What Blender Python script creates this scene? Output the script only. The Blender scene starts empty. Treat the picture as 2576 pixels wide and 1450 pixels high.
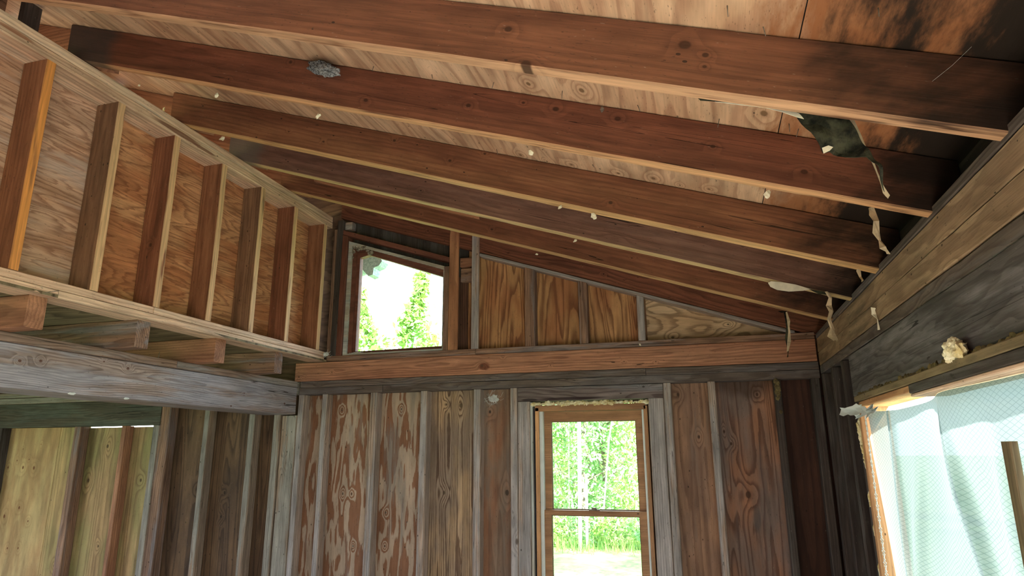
import bpy, bmesh, math, random
from mathutils import Vector, Matrix, noise
R = random.Random(7)
scn = bpy.context.scene
COL = scn.collection
PI = math.pi

# ------------------------------------------------------------------ camera
def cam_axes(yaw, pit, rol):
    cy, sy, cp, sp = math.cos(yaw), math.sin(yaw), math.cos(pit), math.sin(pit)
    f = Vector((sy*cp, cy*cp, sp)); r = Vector((cy, -sy, 0)); u = r.cross(f)
    cr, sr = math.cos(rol), math.sin(rol)
    return cr*r + sr*u, -sr*r + cr*u, f
cd = bpy.data.cameras.new('camera'); cam = bpy.data.objects.new('camera', cd); COL.objects.link(cam)
_r, _u, _f = cam_axes(-0.27892315, 0.24699666, -0.00529026)
cam.matrix_world = Matrix(((_r.x, _u.x, -_f.x, 0.0), (_r.y, _u.y, -_f.y, -4.5), (_r.z, _u.z, -_f.z, 1.6), (0, 0, 0, 1)))
cd.sensor_width = 36.0; cd.lens = 1651.76/2576*36.0; cd.clip_start = 0.02; cd.clip_end = 500
scn.camera = cam

# ------------------------------------------------------------------ colour management
vs = scn.view_settings
scn.display_settings.display_device = 'sRGB'
vs.view_transform = 'Standard'; vs.look = 'None'; vs.gamma = 1.0; vs.use_curve_mapping = False
vs.exposure = 0.64
cy_ = scn.cycles
cy_.use_adaptive_sampling = True; cy_.adaptive_threshold = .07; cy_.max_bounces = 6; cy_.diffuse_bounces = 3; cy_.glossy_bounces = 2; cy_.transmission_bounces = 4; cy_.transparent_max_bounces = 6
cy_.use_denoising = True; cy_.sample_clamp_indirect = 8.0; cy_.caustics_reflective = False; cy_.caustics_refractive = False

# ------------------------------------------------------------------ node helper
class G:
    def __init__(s, nt): s.nt = nt; s.L = nt.links
    def node(s, t, ins=None, **kw):
        n = s.nt.nodes.new(t)
        for k, v in kw.items(): setattr(n, k, v)
        for k, v in (ins or {}).items(): s.set(n.inputs[k], v)
        return n
    def set(s, i, v):
        if hasattr(v, 'is_output') or isinstance(v, bpy.types.NodeSocket): s.L.new(v, i)
        else:
            if isinstance(v, (tuple, list)) and len(v) == 3 and i.type == 'RGBA': v = (*v, 1)
            i.default_value = v
    def m(s, op, a, b=0.0, c=0.0, clamp=False):
        n = s.node('ShaderNodeMath', operation=op, use_clamp=clamp)
        s.set(n.inputs[0], a); s.set(n.inputs[1], b); s.set(n.inputs[2], c); return n.outputs[0]
    def vm(s, op, a, b=(0, 0, 0), out=0):
        n = s.node('ShaderNodeVectorMath', operation=op)
        s.set(n.inputs[0], a)
        if op == 'SCALE': s.set(n.inputs[3], b)
        else: s.set(n.inputs[1], b)
        return n.outputs[out]
    def mix(s, f, a, b, mode='MIX'):
        n = s.node('ShaderNodeMix', data_type='RGBA', blend_type=mode)
        s.set(n.inputs[0], f); s.set(n.inputs[6], a); s.set(n.inputs[7], b); return n.outputs[2]
    def sep(s, v):
        n = s.node('ShaderNodeSeparateXYZ'); s.set(n.inputs[0], v); return n.outputs
    def comb(s, x, y, z):
        n = s.node('ShaderNodeCombineXYZ'); s.set(n.inputs[0], x); s.set(n.inputs[1], y); s.set(n.inputs[2], z); return n.outputs[0]
    def noise(s, v, scale=1.0, detail=2.0, rough=0.5, dist=0.0, out=0):
        n = s.node('ShaderNodeTexNoise', {'Vector': v, 'Scale': scale, 'Detail': detail, 'Roughness': rough, 'Distortion': dist}); return n.outputs[out]
    def step(s, v, a, b):
        n = s.node('ShaderNodeMapRange', interpolation_type='SMOOTHSTEP')
        s.set(n.inputs[0], v); s.set(n.inputs[1], a); s.set(n.inputs[2], b); return n.outputs[0]

def new_mat(name):
    m = bpy.data.materials.new(name); m.use_nodes = True; nt = m.node_tree; nt.nodes.clear()
    g = G(nt); out = g.node('ShaderNodeOutputMaterial'); return m, g, out
def srgb(*c):
    return tuple(((x/255.0)/12.92 if x/255.0 <= 0.04045 else ((x/255.0+0.055)/1.055)**2.4) for x in c)
def lin(h): return srgb(*h)

# ------------------------------------------------------------------ world and sun
w = bpy.data.worlds.new('sky'); scn.world = w; w.use_nodes = True; w.node_tree.nodes.clear(); g = G(w.node_tree)
SKY = 5.5
tc = g.node('ShaderNodeTexCoord').outputs['Generated']
d = g.sep(tc)
hz = g.m('MAXIMUM', d[2], 0.03)
cl = g.noise(g.comb(g.m('DIVIDE', d[0], g.m('ADD', hz, .25)), g.m('DIVIDE', d[1], g.m('ADD', hz, .25)), 2.3), 1.35, 5, .55)
cf = g.step(cl, .43, .60)
base = g.mix(g.step(d[2], 0.0, .6), (.76, .90, .98), (.42, .64, .92))
skyc = g.mix(cf, base, (.98, .99, 1.0))
skyc = g.mix(g.step(d[2], -.02, -.1), skyc, (.10, .13, .05))
bg = g.node('ShaderNodeBackground', {'Color': skyc, 'Strength': SKY})
wo = g.node('ShaderNodeOutputWorld', {'Surface': bg.outputs[0]})
sun_d = bpy.data.lights.new('sun', 'SUN'); sun_d.energy = 30.0; sun_d.angle = math.radians(1.0); sun_d.color = (1.0, .95, .87)
sun = bpy.data.objects.new('sun', sun_d); COL.objects.link(sun)
SUN_DIR = Vector((.45, -.62, .64)).normalized()
sun.rotation_euler = SUN_DIR.to_track_quat('Z', 'Y').to_euler()
def portal(name, loc, sx, sy, normal):          # sampling guides for the sky at the openings (give no light of their own)
    l = bpy.data.lights.new(name, 'AREA'); l.shape = 'RECTANGLE'; l.size = sx; l.size_y = sy
    l.cycles.is_portal = True
    o = bpy.data.objects.new(name, l); COL.objects.link(o); o.location = loc
    o.rotation_euler = (-Vector(normal)).to_track_quat('Z', 'Y').to_euler(); return o
portal('daylight_window_two', (-.735, .2, .95), .62, 1.75, (0, -1, 0))
portal('daylight_window_one', (-2.2, .2, 2.75), .80, .85, (0, -1, 0))
portal('daylight_window_three', (.90, -2.2, 1.1), 1.5, 2.3, (-1, 0, 0))
portal('daylight_added_side_opening', (.90, -5.35, 1.2), 2.3, 3.1, (-1, 0, 0))  # unseen side opening, added as the main source of daylight from the right
portal('daylight_rear_window', (-5.1, -7.75, 1.48), .95, 1.1, (0, 1, 0))
portal('daylight_left_opening', (-7.3, -3.0, 1.35), 1.5, 3.0, (1, 0, 0))

# ------------------------------------------------------------------ wood materials
SAT = .80
def ds(c, k=None):
    k = SAT if k is None else k
    l = .3*c[0]+.59*c[1]+.11*c[2]; return tuple(max(0, l+(x-l)*k) for x in c)
def grit(g, col, p, amt=1.0):
    # worn, dusty surface: mottling, dark pores and light dust specks
    mo = g.noise(g.vm('MULTIPLY', p, (3.2, 14, 14)), 1.0, 3, .65)
    mm = g.m('MULTIPLY_ADD', g.m('SUBTRACT', mo, .5), 1.15*amt, 1.0)
    col = g.mix(1.0, col, g.comb(mm, mm, mm), 'MULTIPLY')
    gr = g.noise(g.vm('MULTIPLY', p, (48, 210, 210)), 1.0, 1, .6)
    col = g.mix(g.m('MULTIPLY', g.step(gr, .66, .80), .60*amt), col, (.03, .02, .015))
    col = g.mix(g.m('MULTIPLY', g.step(gr, .27, .17), .28*amt), col, (.60, .52, .44))
    v = g.node('ShaderNodeTexVoronoi', {'Vector': g.vm('MULTIPLY', p, (11, 20, 20)), 'Scale': 1.0}, feature='F1')
    h = g.m('MULTIPLY', g.m('LESS_THAN', v.outputs['Distance'], .075), g.m('LESS_THAN', g.sep(v.outputs['Color'])[1], .35))
    return g.mix(g.m('MULTIPLY', h, .8*min(1, amt)), col, (.02, .014, .01))
def wood(name, c1, c2, dark, ring=(75, .55), warp=.022, fiber=.22, grey=None, greyamt=.0, knots=(), auto=.0,
         dirt=.0, dirtcol=(.018, .015, .012), crack=.0, seed=None, rough=.72, blotch=.5, stains=(), mold=False, flank=0., pale_edge=None, bump=.35, edge_dark=0.0, knotcol=None):
    m, g, out = new_mat(name); c1, c2, dark = ds(c1), ds(c2), ds(dark)
    oc = g.node('ShaderNodeTexCoord').outputs['Object']
    if seed is None:
        rnd = g.node('ShaderNodeObjectInfo').outputs['Random']
        off = g.comb(g.m('MULTIPLY', rnd, 37.0), g.m('MULTIPLY', g.m('FRACT', g.m('MULTIPLY', rnd, 7.77)), 11.0), g.m('MULTIPLY', rnd, 19.0))
        py = g.m('MULTIPLY_ADD', g.m('FRACT', g.m('MULTIPLY', rnd, 13.3)), .16, .02)
        pz = g.m('MULTIPLY_ADD', g.m('FRACT', g.m('MULTIPLY', rnd, 29.1)), .20, -.10)
    else:
        q = random.Random(seed); off = (q.uniform(0, 40), q.uniform(0, 40), q.uniform(0, 40)); py = q.uniform(.03, .12); pz = q.uniform(-.06, .06)
    p = g.vm('ADD', oc, off)
    s = g.sep(oc)
    nw = g.noise(g.vm('MULTIPLY', p, (1.1, 5, 5)), 1.0, 3, .55, 0, out=1)
    nws = g.sep(g.vm('SUBTRACT', nw, (.5, .5, .5)))
    yy = g.m('ADD', g.m('MULTIPLY_ADD', nws[0], warp*3.2, s[1]), py)
    zz = g.m('ADD', g.m('MULTIPLY_ADD', nws[1], warp*3.2, s[2]), pz)
    r = g.m('SQRT', g.m('ADD', g.m('MULTIPLY', yy, yy), g.m('MULTIPLY', zz, zz)))
    core = None; halo = None
    def addk(dist, gate=None):
        nonlocal r, core, halo
        e = g.m('POWER', 2.718, g.m('MULTIPLY', g.m('MULTIPLY', dist, dist), -.55))
        if gate is not None: e = g.m('MULTIPLY', e, gate)
        r = g.m('MULTIPLY_ADD', e, .045, r)
        c = g.m('SUBTRACT', 1.0, g.step(dist, .35, .62))
        if gate is not None: c = g.m('MULTIPLY', c, gate)
        core = c if core is None else g.m('MAXIMUM', core, c)
    for (kx, kz, ks) in knots:
        dx = g.m('DIVIDE', g.m('SUBTRACT', g.m('MULTIPLY_ADD', nws[2], ks*.7, s[0]), kx), ks*1.15)
        dz = g.m('DIVIDE', g.m('SUBTRACT', g.m('MULTIPLY_ADD', nws[0], ks*.7, s[2]), kz), ks*.85)
        addk(g.m('SQRT', g.m('ADD', g.m('MULTIPLY', dx, dx), g.m('MULTIPLY', dz, dz))))
    if auto > 0:
        v = g.node('ShaderNodeTexVoronoi', {'Vector': g.vm('MULTIPLY', p, (2.6, 1.5, 6.0)), 'Scale': 1.0}, feature='F1')
        gt = g.m('LESS_THAN', g.sep(v.outputs['Color'])[0], auto)
        addk(g.m('MULTIPLY', v.outputs['Distance'], 7.5), gt)
    ph = g.m('MULTIPLY', r, ring[0])
    saw = g.m('FRACT', ph)
    ringm = g.m('MULTIPLY', g.m('SMOOTH_MIN', g.step(saw, .25, .88), g.m('SUBTRACT', 1.0, g.step(saw, .9, 1.0)), .05), ring[1])
    lf = g.noise(g.vm('MULTIPLY', p, (.9, 9, 9)), 1.3, 3, .6)
    col = g.mix(g.step(lf, .5-.25*blotch-.05, .5+.25*blotch+.05), c1, c2)
    col = g.mix(ringm, col, dark)
    fb = g.noise(g.vm('MULTIPLY', p, (6, 190, 190)), 1.0, 2, .6)
    fb2 = g.noise(g.vm('MULTIPLY', p, (1.5, 40, 40)), 1.0, 2, .6)
    fm = g.m('MULTIPLY_ADD', g.m('ADD', g.m('SUBTRACT', fb, .5), g.m('SUBTRACT', fb2, .5)), fiber*3.0, 1.0)
    col = g.mix(1.0, col, g.comb(fm, fm, fm), 'MULTIPLY')
    if grey is None: col = grit(g, col, p)
    if grey is not None:
        gn = g.noise(g.vm('MULTIPLY', p, (1.2, 14, 14)), 1.0, 4, .65)
        gm = g.step(gn, .72-greyamt*.55, .86-greyamt*.5)
        if flank: gm = g.m('MULTIPLY', gm, g.m('MULTIPLY_ADD', g.m('ABSOLUTE', g.sep(g.node('ShaderNodeTexCoord').outputs['Normal'])[2]), -flank, 1.0))
        gcol = g.mix(1.0, grey, g.comb(fm, fm, fm), 'MULTIPLY')
        gcol = g.mix(g.m('MULTIPLY', ringm, .7), gcol, tuple(x*.45 for x in grey))
        col = g.mix(g.m('MULTIPLY', gm, .85), col, gcol); col = grit(g, col, p)
    if pale_edge is not None:      # paler colour on rafter undersides and upper stud front edges, picked by normal
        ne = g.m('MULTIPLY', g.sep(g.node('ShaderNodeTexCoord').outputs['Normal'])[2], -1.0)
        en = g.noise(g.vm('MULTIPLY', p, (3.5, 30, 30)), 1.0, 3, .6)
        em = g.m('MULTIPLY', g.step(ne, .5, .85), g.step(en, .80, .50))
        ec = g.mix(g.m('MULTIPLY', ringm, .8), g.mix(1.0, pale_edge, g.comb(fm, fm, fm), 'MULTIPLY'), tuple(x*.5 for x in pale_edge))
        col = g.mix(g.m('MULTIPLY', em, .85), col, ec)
    for (sx, sz, ax_, az_, amt, sc) in stains:       # named stains at a place on the board
        dx = g.m('DIVIDE', g.m('SUBTRACT', g.m('MULTIPLY_ADD', nws[0], ax_*1.0, s[0]), sx), ax_)
        dz = g.m('DIVIDE', g.m('SUBTRACT', g.m('MULTIPLY_ADD', nws[1], az_*1.2, s[2]), sz), az_)
        dd = g.m('SQRT', g.m('ADD', g.m('MULTIPLY', dx, dx), g.m('MULTIPLY', dz, dz)))
        col = g.mix(g.m('MULTIPLY', g.m('SUBTRACT', 1.0, g.step(dd, .6, 1.05)), amt), col, sc)
    if core is not None:
        kc = knotcol or tuple(x*.22 for x in c1)
        col = g.mix(g.m('MULTIPLY', core, .88), col, kc)
    if dirt > 0:
        dn = g.noise(g.vm('MULTIPLY', p, (9, 30, 30)), 1.0, 4, .7)
        col = g.mix(g.m('MULTIPLY', g.step(dn, .70-.12*dirt, .80-.1*dirt), .85), col, dirtcol)
        dn2 = g.noise(g.vm('MULTIPLY', p, (1.6, 5, 5)), 1.0, 4, .6)
        col = g.mix(g.m('MULTIPLY', g.step(dn2, .56, .78), .55*dirt), col, dirtcol)
    if crack > 0:
        cn = g.noise(g.vm('MULTIPLY', p, (.5, 26, 26)), 1.0, 1.5, .5)
        cc = g.m('LESS_THAN', g.m('ABSOLUTE', g.m('SUBTRACT', cn, .57)), .0045*crack)
        gate = g.step(g.noise(g.vm('MULTIPLY', p, (1.3, 3, 3)), 1.0, 1), .48, .58)
        col = g.mix(g.m('MULTIPLY', g.m('MULTIPLY', cc, gate), .85), col, tuple(x*.10 for x in c1))
    if mold:
        gp = g.node('ShaderNodeNewGeometry').outputs['Position']
        gs = g.sep(gp)
        mn = g.noise(g.vm('MULTIPLY', gp, (2.2, 9, 5)), 1.0, 5, .62)
        # mildew crept up from the eave at the right wall, further where the roof leaked
        ed = g.m('ADD', g.m('MULTIPLY_ADD', g.m('SUBTRACT', mn, .5), 1.5, gs[0]), g.m('MULTIPLY', g.step(gs[1], -1.9, -3.0), .14))
        mf = g.m('MULTIPLY', g.step(ed, mold[0], mold[1]), mold[2])
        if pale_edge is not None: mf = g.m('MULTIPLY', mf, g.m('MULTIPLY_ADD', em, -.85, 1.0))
        col = g.mix(mf, col, (.012, .010, .008))
    b = g.node('ShaderNodeBump', {'Strength': bump, 'Distance': .002, 'Height': fb})
    bs = g.node('ShaderNodeBsdfPrincipled', {'Base Color': col, 'Roughness': rough, 'Specular IOR Level': .25, 'Normal': b.outputs[0]})
    g.L.new(bs.outputs[0], out.inputs[0])
    return m

def ply(name, c1, c2, line, kind='wavy', freq=16, scale=(1.0, 1, 4.0), contrast=.7, grey=None, greyamt=0, knots=(), dirt=0., seed=None,
        mold=None, stains=(), patch=.5, knotcol=None, swap=None, fiber=.16, rough=.7):
    m, g, out = new_mat(name); c1, c2, line = ds(c1), ds(c2), ds(line)
    oc = g.node('ShaderNodeTexCoord').outputs['Object']
    if swap:
        q_ = g.sep(oc); oc = g.comb(*[q_['xyz'.index(k)] for k in swap])
    if seed is None:
        rnd = g.node('ShaderNodeObjectInfo').outputs['Random']
        off = g.comb(g.m('MULTIPLY', rnd, 37.0), g.m('MULTIPLY', rnd, 53.0), g.m('MULTIPLY', rnd, 19.0))
    else:
        q = random.Random(seed); off = (q.uniform(0, 40), q.uniform(0, 40), q.uniform(0, 40))
    p = g.vm('ADD', oc, off); s = g.sep(oc)
    f = g.noise(g.vm('MULTIPLY', p, scale), 1.0, 1.2 if kind != 'tongue' else 2.0, .45, .25)
    j = g.noise(g.vm('MULTIPLY', p, (4.0, 3, 45)), 1.0, 4, .62)
    jw = g.vm('SUBTRACT', g.noise(g.vm('MULTIPLY', p, (3, 3, 12)), 1.0, 2, .5, 0, out=1), (.5, .5, .5)); js = g.sep(jw)
    f = g.m('MULTIPLY_ADD', g.m('SUBTRACT', j, .5), {'tongue': .22, 'feather': .15}.get(kind, .05), f)
    core = None
    for (kx, kz, ks) in knots:
        dx = g.m('DIVIDE', g.m('SUBTRACT', g.m('MULTIPLY_ADD', js[0], ks*.5, s[0]), kx), ks*1.25)
        dz = g.m('DIVIDE', g.m('SUBTRACT', g.m('MULTIPLY_ADD', js[1], ks*.5, s[2]), kz), ks*.85)
        dist = g.m('SQRT', g.m('ADD', g.m('MULTIPLY', dx, dx), g.m('MULTIPLY', dz, dz)))
        e = g.m('POWER', 2.718, g.m('MULTIPLY', g.m('MULTIPLY', dist, dist), -.16))
        f = g.m('MULTIPLY_ADD', e, 2.3/freq, f)
        c = g.m('SUBTRACT', 1.0, g.step(dist, .40, .70)); core = c if core is None else g.m('MAXIMUM', core, c)
    ph = g.m('FRACT', g.m('MULTIPLY', f, freq))
    if kind == 'tongue':
        tone = g.m('MULTIPLY', g.m('SMOOTH_MIN', g.step(ph, .42, .50), g.m('SUBTRACT', 1.0, g.step(ph, .93, 1.0)), .03), 1.0)
        edge = g.m('SUBTRACT', 1.0, g.step(g.m('ABSOLUTE', g.m('SUBTRACT', ph, .46)), .0, .06))
    else:
        tone = g.m('MULTIPLY', g.step(g.noise(g.vm('MULTIPLY', p, (1.6, 1.6, 5)), 1.0, 3, .6), .5-.2*patch, .5+.22*patch), 1.0)
        edge = g.m('SMOOTH_MIN', g.step(ph, .35, .86), g.m('SUBTRACT', 1.0, g.step(ph, .9, 1.0)), .06)
    col = g.mix(tone, c1, c2)
    col = g.mix(g.m('MULTIPLY', edge, contrast), col, line)
    fb = g.noise(g.vm('MULTIPLY', p, (5, 160, 160)), 1.0, 2, .6)
    fm = g.m('MULTIPLY_ADD', g.m('SUBTRACT', fb, .5), fiber*2.6, 1.0)
    col = g.mix(1.0, col, g.comb(fm, fm, fm), 'MULTIPLY')
    col = grit(g, col, p, .9)
    if grey is not None:
        gn = g.noise(g.vm('MULTIPLY', p, (1.3, 5, 11)), 1.0, 4, .6)
        col = g.mix(g.m('MULTIPLY', g.step(gn, .72-greyamt*.5, .88-greyamt*.45), .75), col, g.mix(1.0, grey, g.comb(fm, fm, fm), 'MULTIPLY'))
    for (sx, sz, ax_, az_, amt, sc) in stains:
        dx = g.m('DIVIDE', g.m('SUBTRACT', g.m('MULTIPLY_ADD', js[0], ax_*1.3, s[0]), sx), ax_)
        dz = g.m('DIVIDE', g.m('SUBTRACT', g.m('MULTIPLY_ADD', js[1], az_*1.3, s[2]), sz), az_)
        dd = g.m('SQRT', g.m('ADD', g.m('MULTIPLY', dx, dx), g.m('MULTIPLY', dz, dz)))
        col = g.mix(g.m('MULTIPLY', g.m('SUBTRACT', 1.0, g.step(dd, .5, 1.1)), amt), col, sc)
    if core is not None:
        col = g.mix(g.m('MULTIPLY', core, .9), col, knotcol or tuple(x*.18 for x in c1))
    if dirt > 0:
        dn = g.noise(g.vm('MULTIPLY', p, (5, 12, 16)), 1.0, 5, .7)
        col = g.mix(g.m('MULTIPLY', g.step(dn, .66-.1*dirt, .80-.1*dirt), .8), col, (.02, .016, .012))
    if mold:
        gp = g.node('ShaderNodeNewGeometry').outputs['Position']; gs = g.sep(gp)
        mn = g.noise(g.vm('MULTIPLY', gp, (9.0, 2.0, 3)), 1.0, 6, .66)
        ed = g.m('ADD', g.m('MULTIPLY_ADD', g.m('SUBTRACT', mn, .5), .9, gs[0]), g.m('MULTIPLY', g.step(gs[1], -2.2, -3.1), .05))
        warmm = g.m('MULTIPLY', g.step(ed, mold[0]-.22, mold[0]-.02), .8)
        col = g.mix(warmm, col, srgb(150, 92, 52))
        col = g.mix(g.m('MULTIPLY', g.step(ed, mold[0], mold[1]), mold[2]), col, (.010, .009, .008))
    b = g.node('ShaderNodeBump', {'Strength': .25, 'Distance': .002, 'Height': fb})
    bs = g.node('ShaderNodeBsdfPrincipled', {'Base Color': col, 'Roughness': rough, 'Specular IOR Level': .25, 'Normal': b.outputs[0]})
    g.L.new(bs.outputs[0], out.inputs[0])
    return m

def plain(name, c, rough=.7, var=.15, scale=30, c2=None, spec=.3, bump=0.):
    m, g, out = new_mat(name)
    oc = g.node('ShaderNodeTexCoord').outputs['Object']
    n = g.noise(oc, scale, 4, .6)
    col = g.mix(g.step(n, .35, .65), tuple(x*(1-var) for x in c), c2 or tuple(min(1, x*(1+var)) for x in c))
    ins = {'Base Color': col, 'Roughness': rough, 'Specular IOR Level': spec}
    if bump: ins['Normal'] = g.node('ShaderNodeBump', {'Strength': bump, 'Distance': .004, 'Height': n}).outputs[0]
    bs = g.node('ShaderNodeBsdfPrincipled', ins)
    g.L.new(bs.outputs[0], out.inputs[0]); return m

# ------------------------------------------------------------------ object helpers
def tag(o, label=None, cat=None, group=None, kind=None):
    if label: o['label'] = label
    if cat: o['category'] = cat
    if group: o['group'] = group
    if kind: o['kind'] = kind
    return o
def empty(name, loc=(0, 0, 0)):
    o = bpy.data.objects.new(name, None); o.location = loc; o.empty_display_size = .1; COL.objects.link(o); return o
def link(name, me, mat, parent=None, M=None):
    if mat is not None and len(me.materials) == 0: me.materials.append(mat)
    o = bpy.data.objects.new(name, me); COL.objects.link(o)
    if parent is not None:
        o.parent = parent
        if M is not None: o.matrix_local = Matrix.Translation(parent.location).inverted() @ M
        else: o.matrix_local = Matrix.Translation(parent.location).inverted()
    elif M is not None: o.matrix_world = M
    return o
def lumber_mesh(L, W, T, seed=0, cham=.003, wav=.0012, skew=(0, 0), n=None, bowy=0., bowz=0.):
    """board along local X, W along Y, T along Z; skew = x shift per z at each end"""
    bm = bmesh.new(); n = n or max(2, min(40, int(L/.10))); rings = []
    cham = min(cham, W*.25, T*.25)
    for i in range(n+1):
        t = i/n; x0 = -L/2 + L*t
        prof = []
        for sy, sz, cy, cz in ((-1, -1, 0, 1), (-1, -1, 1, 0), (1, -1, -1, 0), (1, -1, 0, 1), (1, 1, 0, -1), (1, 1, -1, 0), (-1, 1, 1, 0), (-1, 1, 0, -1)):
            y = sy*W/2 + cy*cham; z = sz*T/2 + cz*cham
            k = noise.noise(Vector((x0*5+seed*7.1, sy*3.1+seed, sz*5.3))) * wav
            k2 = noise.noise(Vector((x0*14+seed*3.3, sy*9.1, sz*2.7+seed))) * wav*.6
            k3 = noise.noise(Vector((x0*1.1+seed*2.3, 4.4, seed))) * wav*1.2
            y += (k + k3 + bowy*(1-(2*t-1)**2)); z += (k2 + k3*.6 + bowz*(1-(2*t-1)**2))
            sk = skew[0]*(1-t) + skew[1]*t
            prof.append(bm.verts.new((x0 + sk*z, y, z)))
        rings.append(prof)
    for a, b in zip(rings, rings[1:]):
        for j in range(8):
            bm.faces.new((a[j], a[(j+1) % 8], b[(j+1) % 8], b[j]))
    bm.faces.new(rings[0][::-1]); bm.faces.new(rings[-1])
    bmesh.ops.recalc_face_normals(bm, faces=bm.faces)
    me = bpy.data.meshes.new('lumber'); bm.to_mesh(me); bm.free(); return me
AX = {'X': Matrix(((1, 0, 0), (0, 1, 0), (0, 0, 1))), 'Y': Matrix(((0, -1, 0), (1, 0, 0), (0, 0, 1))), 'Z': Matrix(((0, 0, -1), (0, 1, 0), (1, 0, 0)))}
def board(name, x, y, z, axis, mat, parent=None, label=None, cat=None, group=None, kind=None, **kw):
    c = Vector(((x[0]+x[1])/2, (y[0]+y[1])/2, (z[0]+z[1])/2)); dx, dy, dz = x[1]-x[0], y[1]-y[0], z[1]-z[0]
    L, W, T = {'X': (dx, dy, dz), 'Y': (dy, dx, dz), 'Z': (dz, dy, dx)}[axis]
    kw.setdefault('seed', R.uniform(0, 50))
    me = lumber_mesh(L, W, T, **kw)
    o = link(name, me, mat, parent, Matrix.Translation(c) @ AX[axis].to_4x4())
    return tag(o, label, cat, group, kind)
def loc_knots(axis, x, y, z, pts):
    """world (h, z, size) points on the visible face -> local (x, z, size)"""
    cx, cyy, cz = (x[0]+x[1])/2, (y[0]+y[1])/2, (z[0]+z[1])/2
    o = []
    for (h, v, s) in pts:
        if axis == 'X': o.append((h-cx, v-cz, s))
        elif axis == 'Y': o.append((h-cyy, v-cz, s))
        else: o.append((v-cz, -(h-cx), s))
    return o
SL = .335; ANG = math.atan(SL)
def sloped(name, xa, xb, y, b0, b1, mat, parent=None, label=None, cat=None, group=None, kind=None, plumb=True, **kw):
    """member running down the roof slope; b0,b1 = vertical offsets of underside and top (z = b - SL*x)"""
    ca, sa = math.cos(ANG), math.sin(ANG)
    T = (b1-b0)*ca; L = (xb-xa)/ca; xm = (xa+xb)/2; zm = (b0+b1)/2 - SL*xm
    kw.setdefault('seed', R.uniform(0, 50))
    me = lumber_mesh(L, y[1]-y[0], T, skew=((-math.tan(ANG), -math.tan(ANG)) if plumb else (0, 0)), **kw)
    M = Matrix.Translation((xm, (y[0]+y[1])/2, zm)) @ Matrix.Rotation(ANG, 4, 'Y')
    o = link(name, me, mat, parent, M); return tag(o, label, cat, group, kind)
def slope_knots(xa, xb, b0, b1, pts):
    ca, sa = math.cos(ANG), math.sin(ANG); xm = (xa+xb)/2; zm = (b0+b1)/2 - SL*xm; o = []
    for (h, v, s) in pts:
        dx, dz = h-xm, v-zm; o.append((dx*ca - dz*sa, dx*sa + dz*ca, s))
    return o
def mesh_from(verts, faces, name='mesh', smooth=False):
    me = bpy.data.meshes.new(name); me.from_pydata([tuple(v) for v in verts], [], faces); me.update()
    if smooth:
        for p in me.polygons: p.use_smooth = True
    return me
def prism(poly, y0, y1, plane='XZ'):
    """extrude polygon (list of 2-tuples) between y0 and y1"""
    n = len(poly)
    f = (lambda a, b, t: (a, t, b)) if plane == 'XZ' else (lambda a, b, t: (t, a, b))
    v = [f(a, b, y0) for a, b in poly] + [f(a, b, y1) for a, b in poly]
    fc = [tuple(range(n))[::-1], tuple(range(n, 2*n))] + [(i, (i+1) % n, n+(i+1) % n, n+i) for i in range(n)]
    me = mesh_from(v, fc); bm = bmesh.new(); bm.from_mesh(me); bmesh.ops.recalc_face_normals(bm, faces=bm.faces); bm.to_mesh(me); bm.free(); return me
def boxes_mesh(lst):
    v = []; f = []
    for (x0, x1, y0, y1, z0, z1) in lst:
        b = len(v); v += [(x, y, z) for x in (x0, x1) for y in (y0, y1) for z in (z0, z1)]
        f += [tuple(b+i for i in q) for q in ((0, 1, 3, 2), (4, 6, 7, 5), (0, 4, 5, 1), (2, 3, 7, 6), (0, 2, 6, 4), (1, 5, 7, 3))]
    return mesh_from(v, f)
def tube_mesh(pts, rads, seg=7):
    v = []; f = []; P = [Vector(p) for p in pts]
    for i, p in enumerate(P):
        t = (P[min(i+1, len(P)-1)] - P[max(i-1, 0)]).normalized()
        a = t.orthogonal().normalized(); b = t.cross(a); r = rads[i] if hasattr(rads, '__len__') else rads
        if i and True:
            a = (prev - t*prev.dot(t)).normalized(); b = t.cross(a)
        prev = a
        for k in range(seg):
            q = 2*PI*k/seg; v.append(p + (a*math.cos(q) + b*math.sin(q))*r)
    for i in range(len(P)-1):
        for k in range(seg):
            f.append((i*seg+k, i*seg+(k+1) % seg, (i+1)*seg+(k+1) % seg, (i+1)*seg+k))
    f.append(tuple(range(seg))[::-1]); f.append(tuple((len(P)-1)*seg+k for k in range(seg)))
    return mesh_from(v, f, smooth=True)
def lump_mesh(rx, ry, rz, seed, sub=3, amp=.35, freq=2.2):
    bm = bmesh.new(); bmesh.ops.create_icosphere(bm, subdivisions=sub, radius=1.0)
    for v in bm.verts:
        n = noise.noise(v.co*freq + Vector((seed, seed*1.7, 3))) + .5*noise.noise(v.co*freq*2.7 + Vector((seed, 1, seed)))
        k = 1 + amp*n; v.co = Vector((v.co.x*rx*k, v.co.y*ry*k, v.co.z*rz*k))
    me = bpy.data.meshes.new('lump'); bm.to_mesh(me); bm.free(); return me
def join_meshes(lst):
    v = []; f = []
    for me, M in lst:
        b = len(v); v += [M @ x.co for x in me.vertices]; f += [tuple(b+i for i in p.vertices) for p in me.polygons]
    return mesh_from(v, f)

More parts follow.
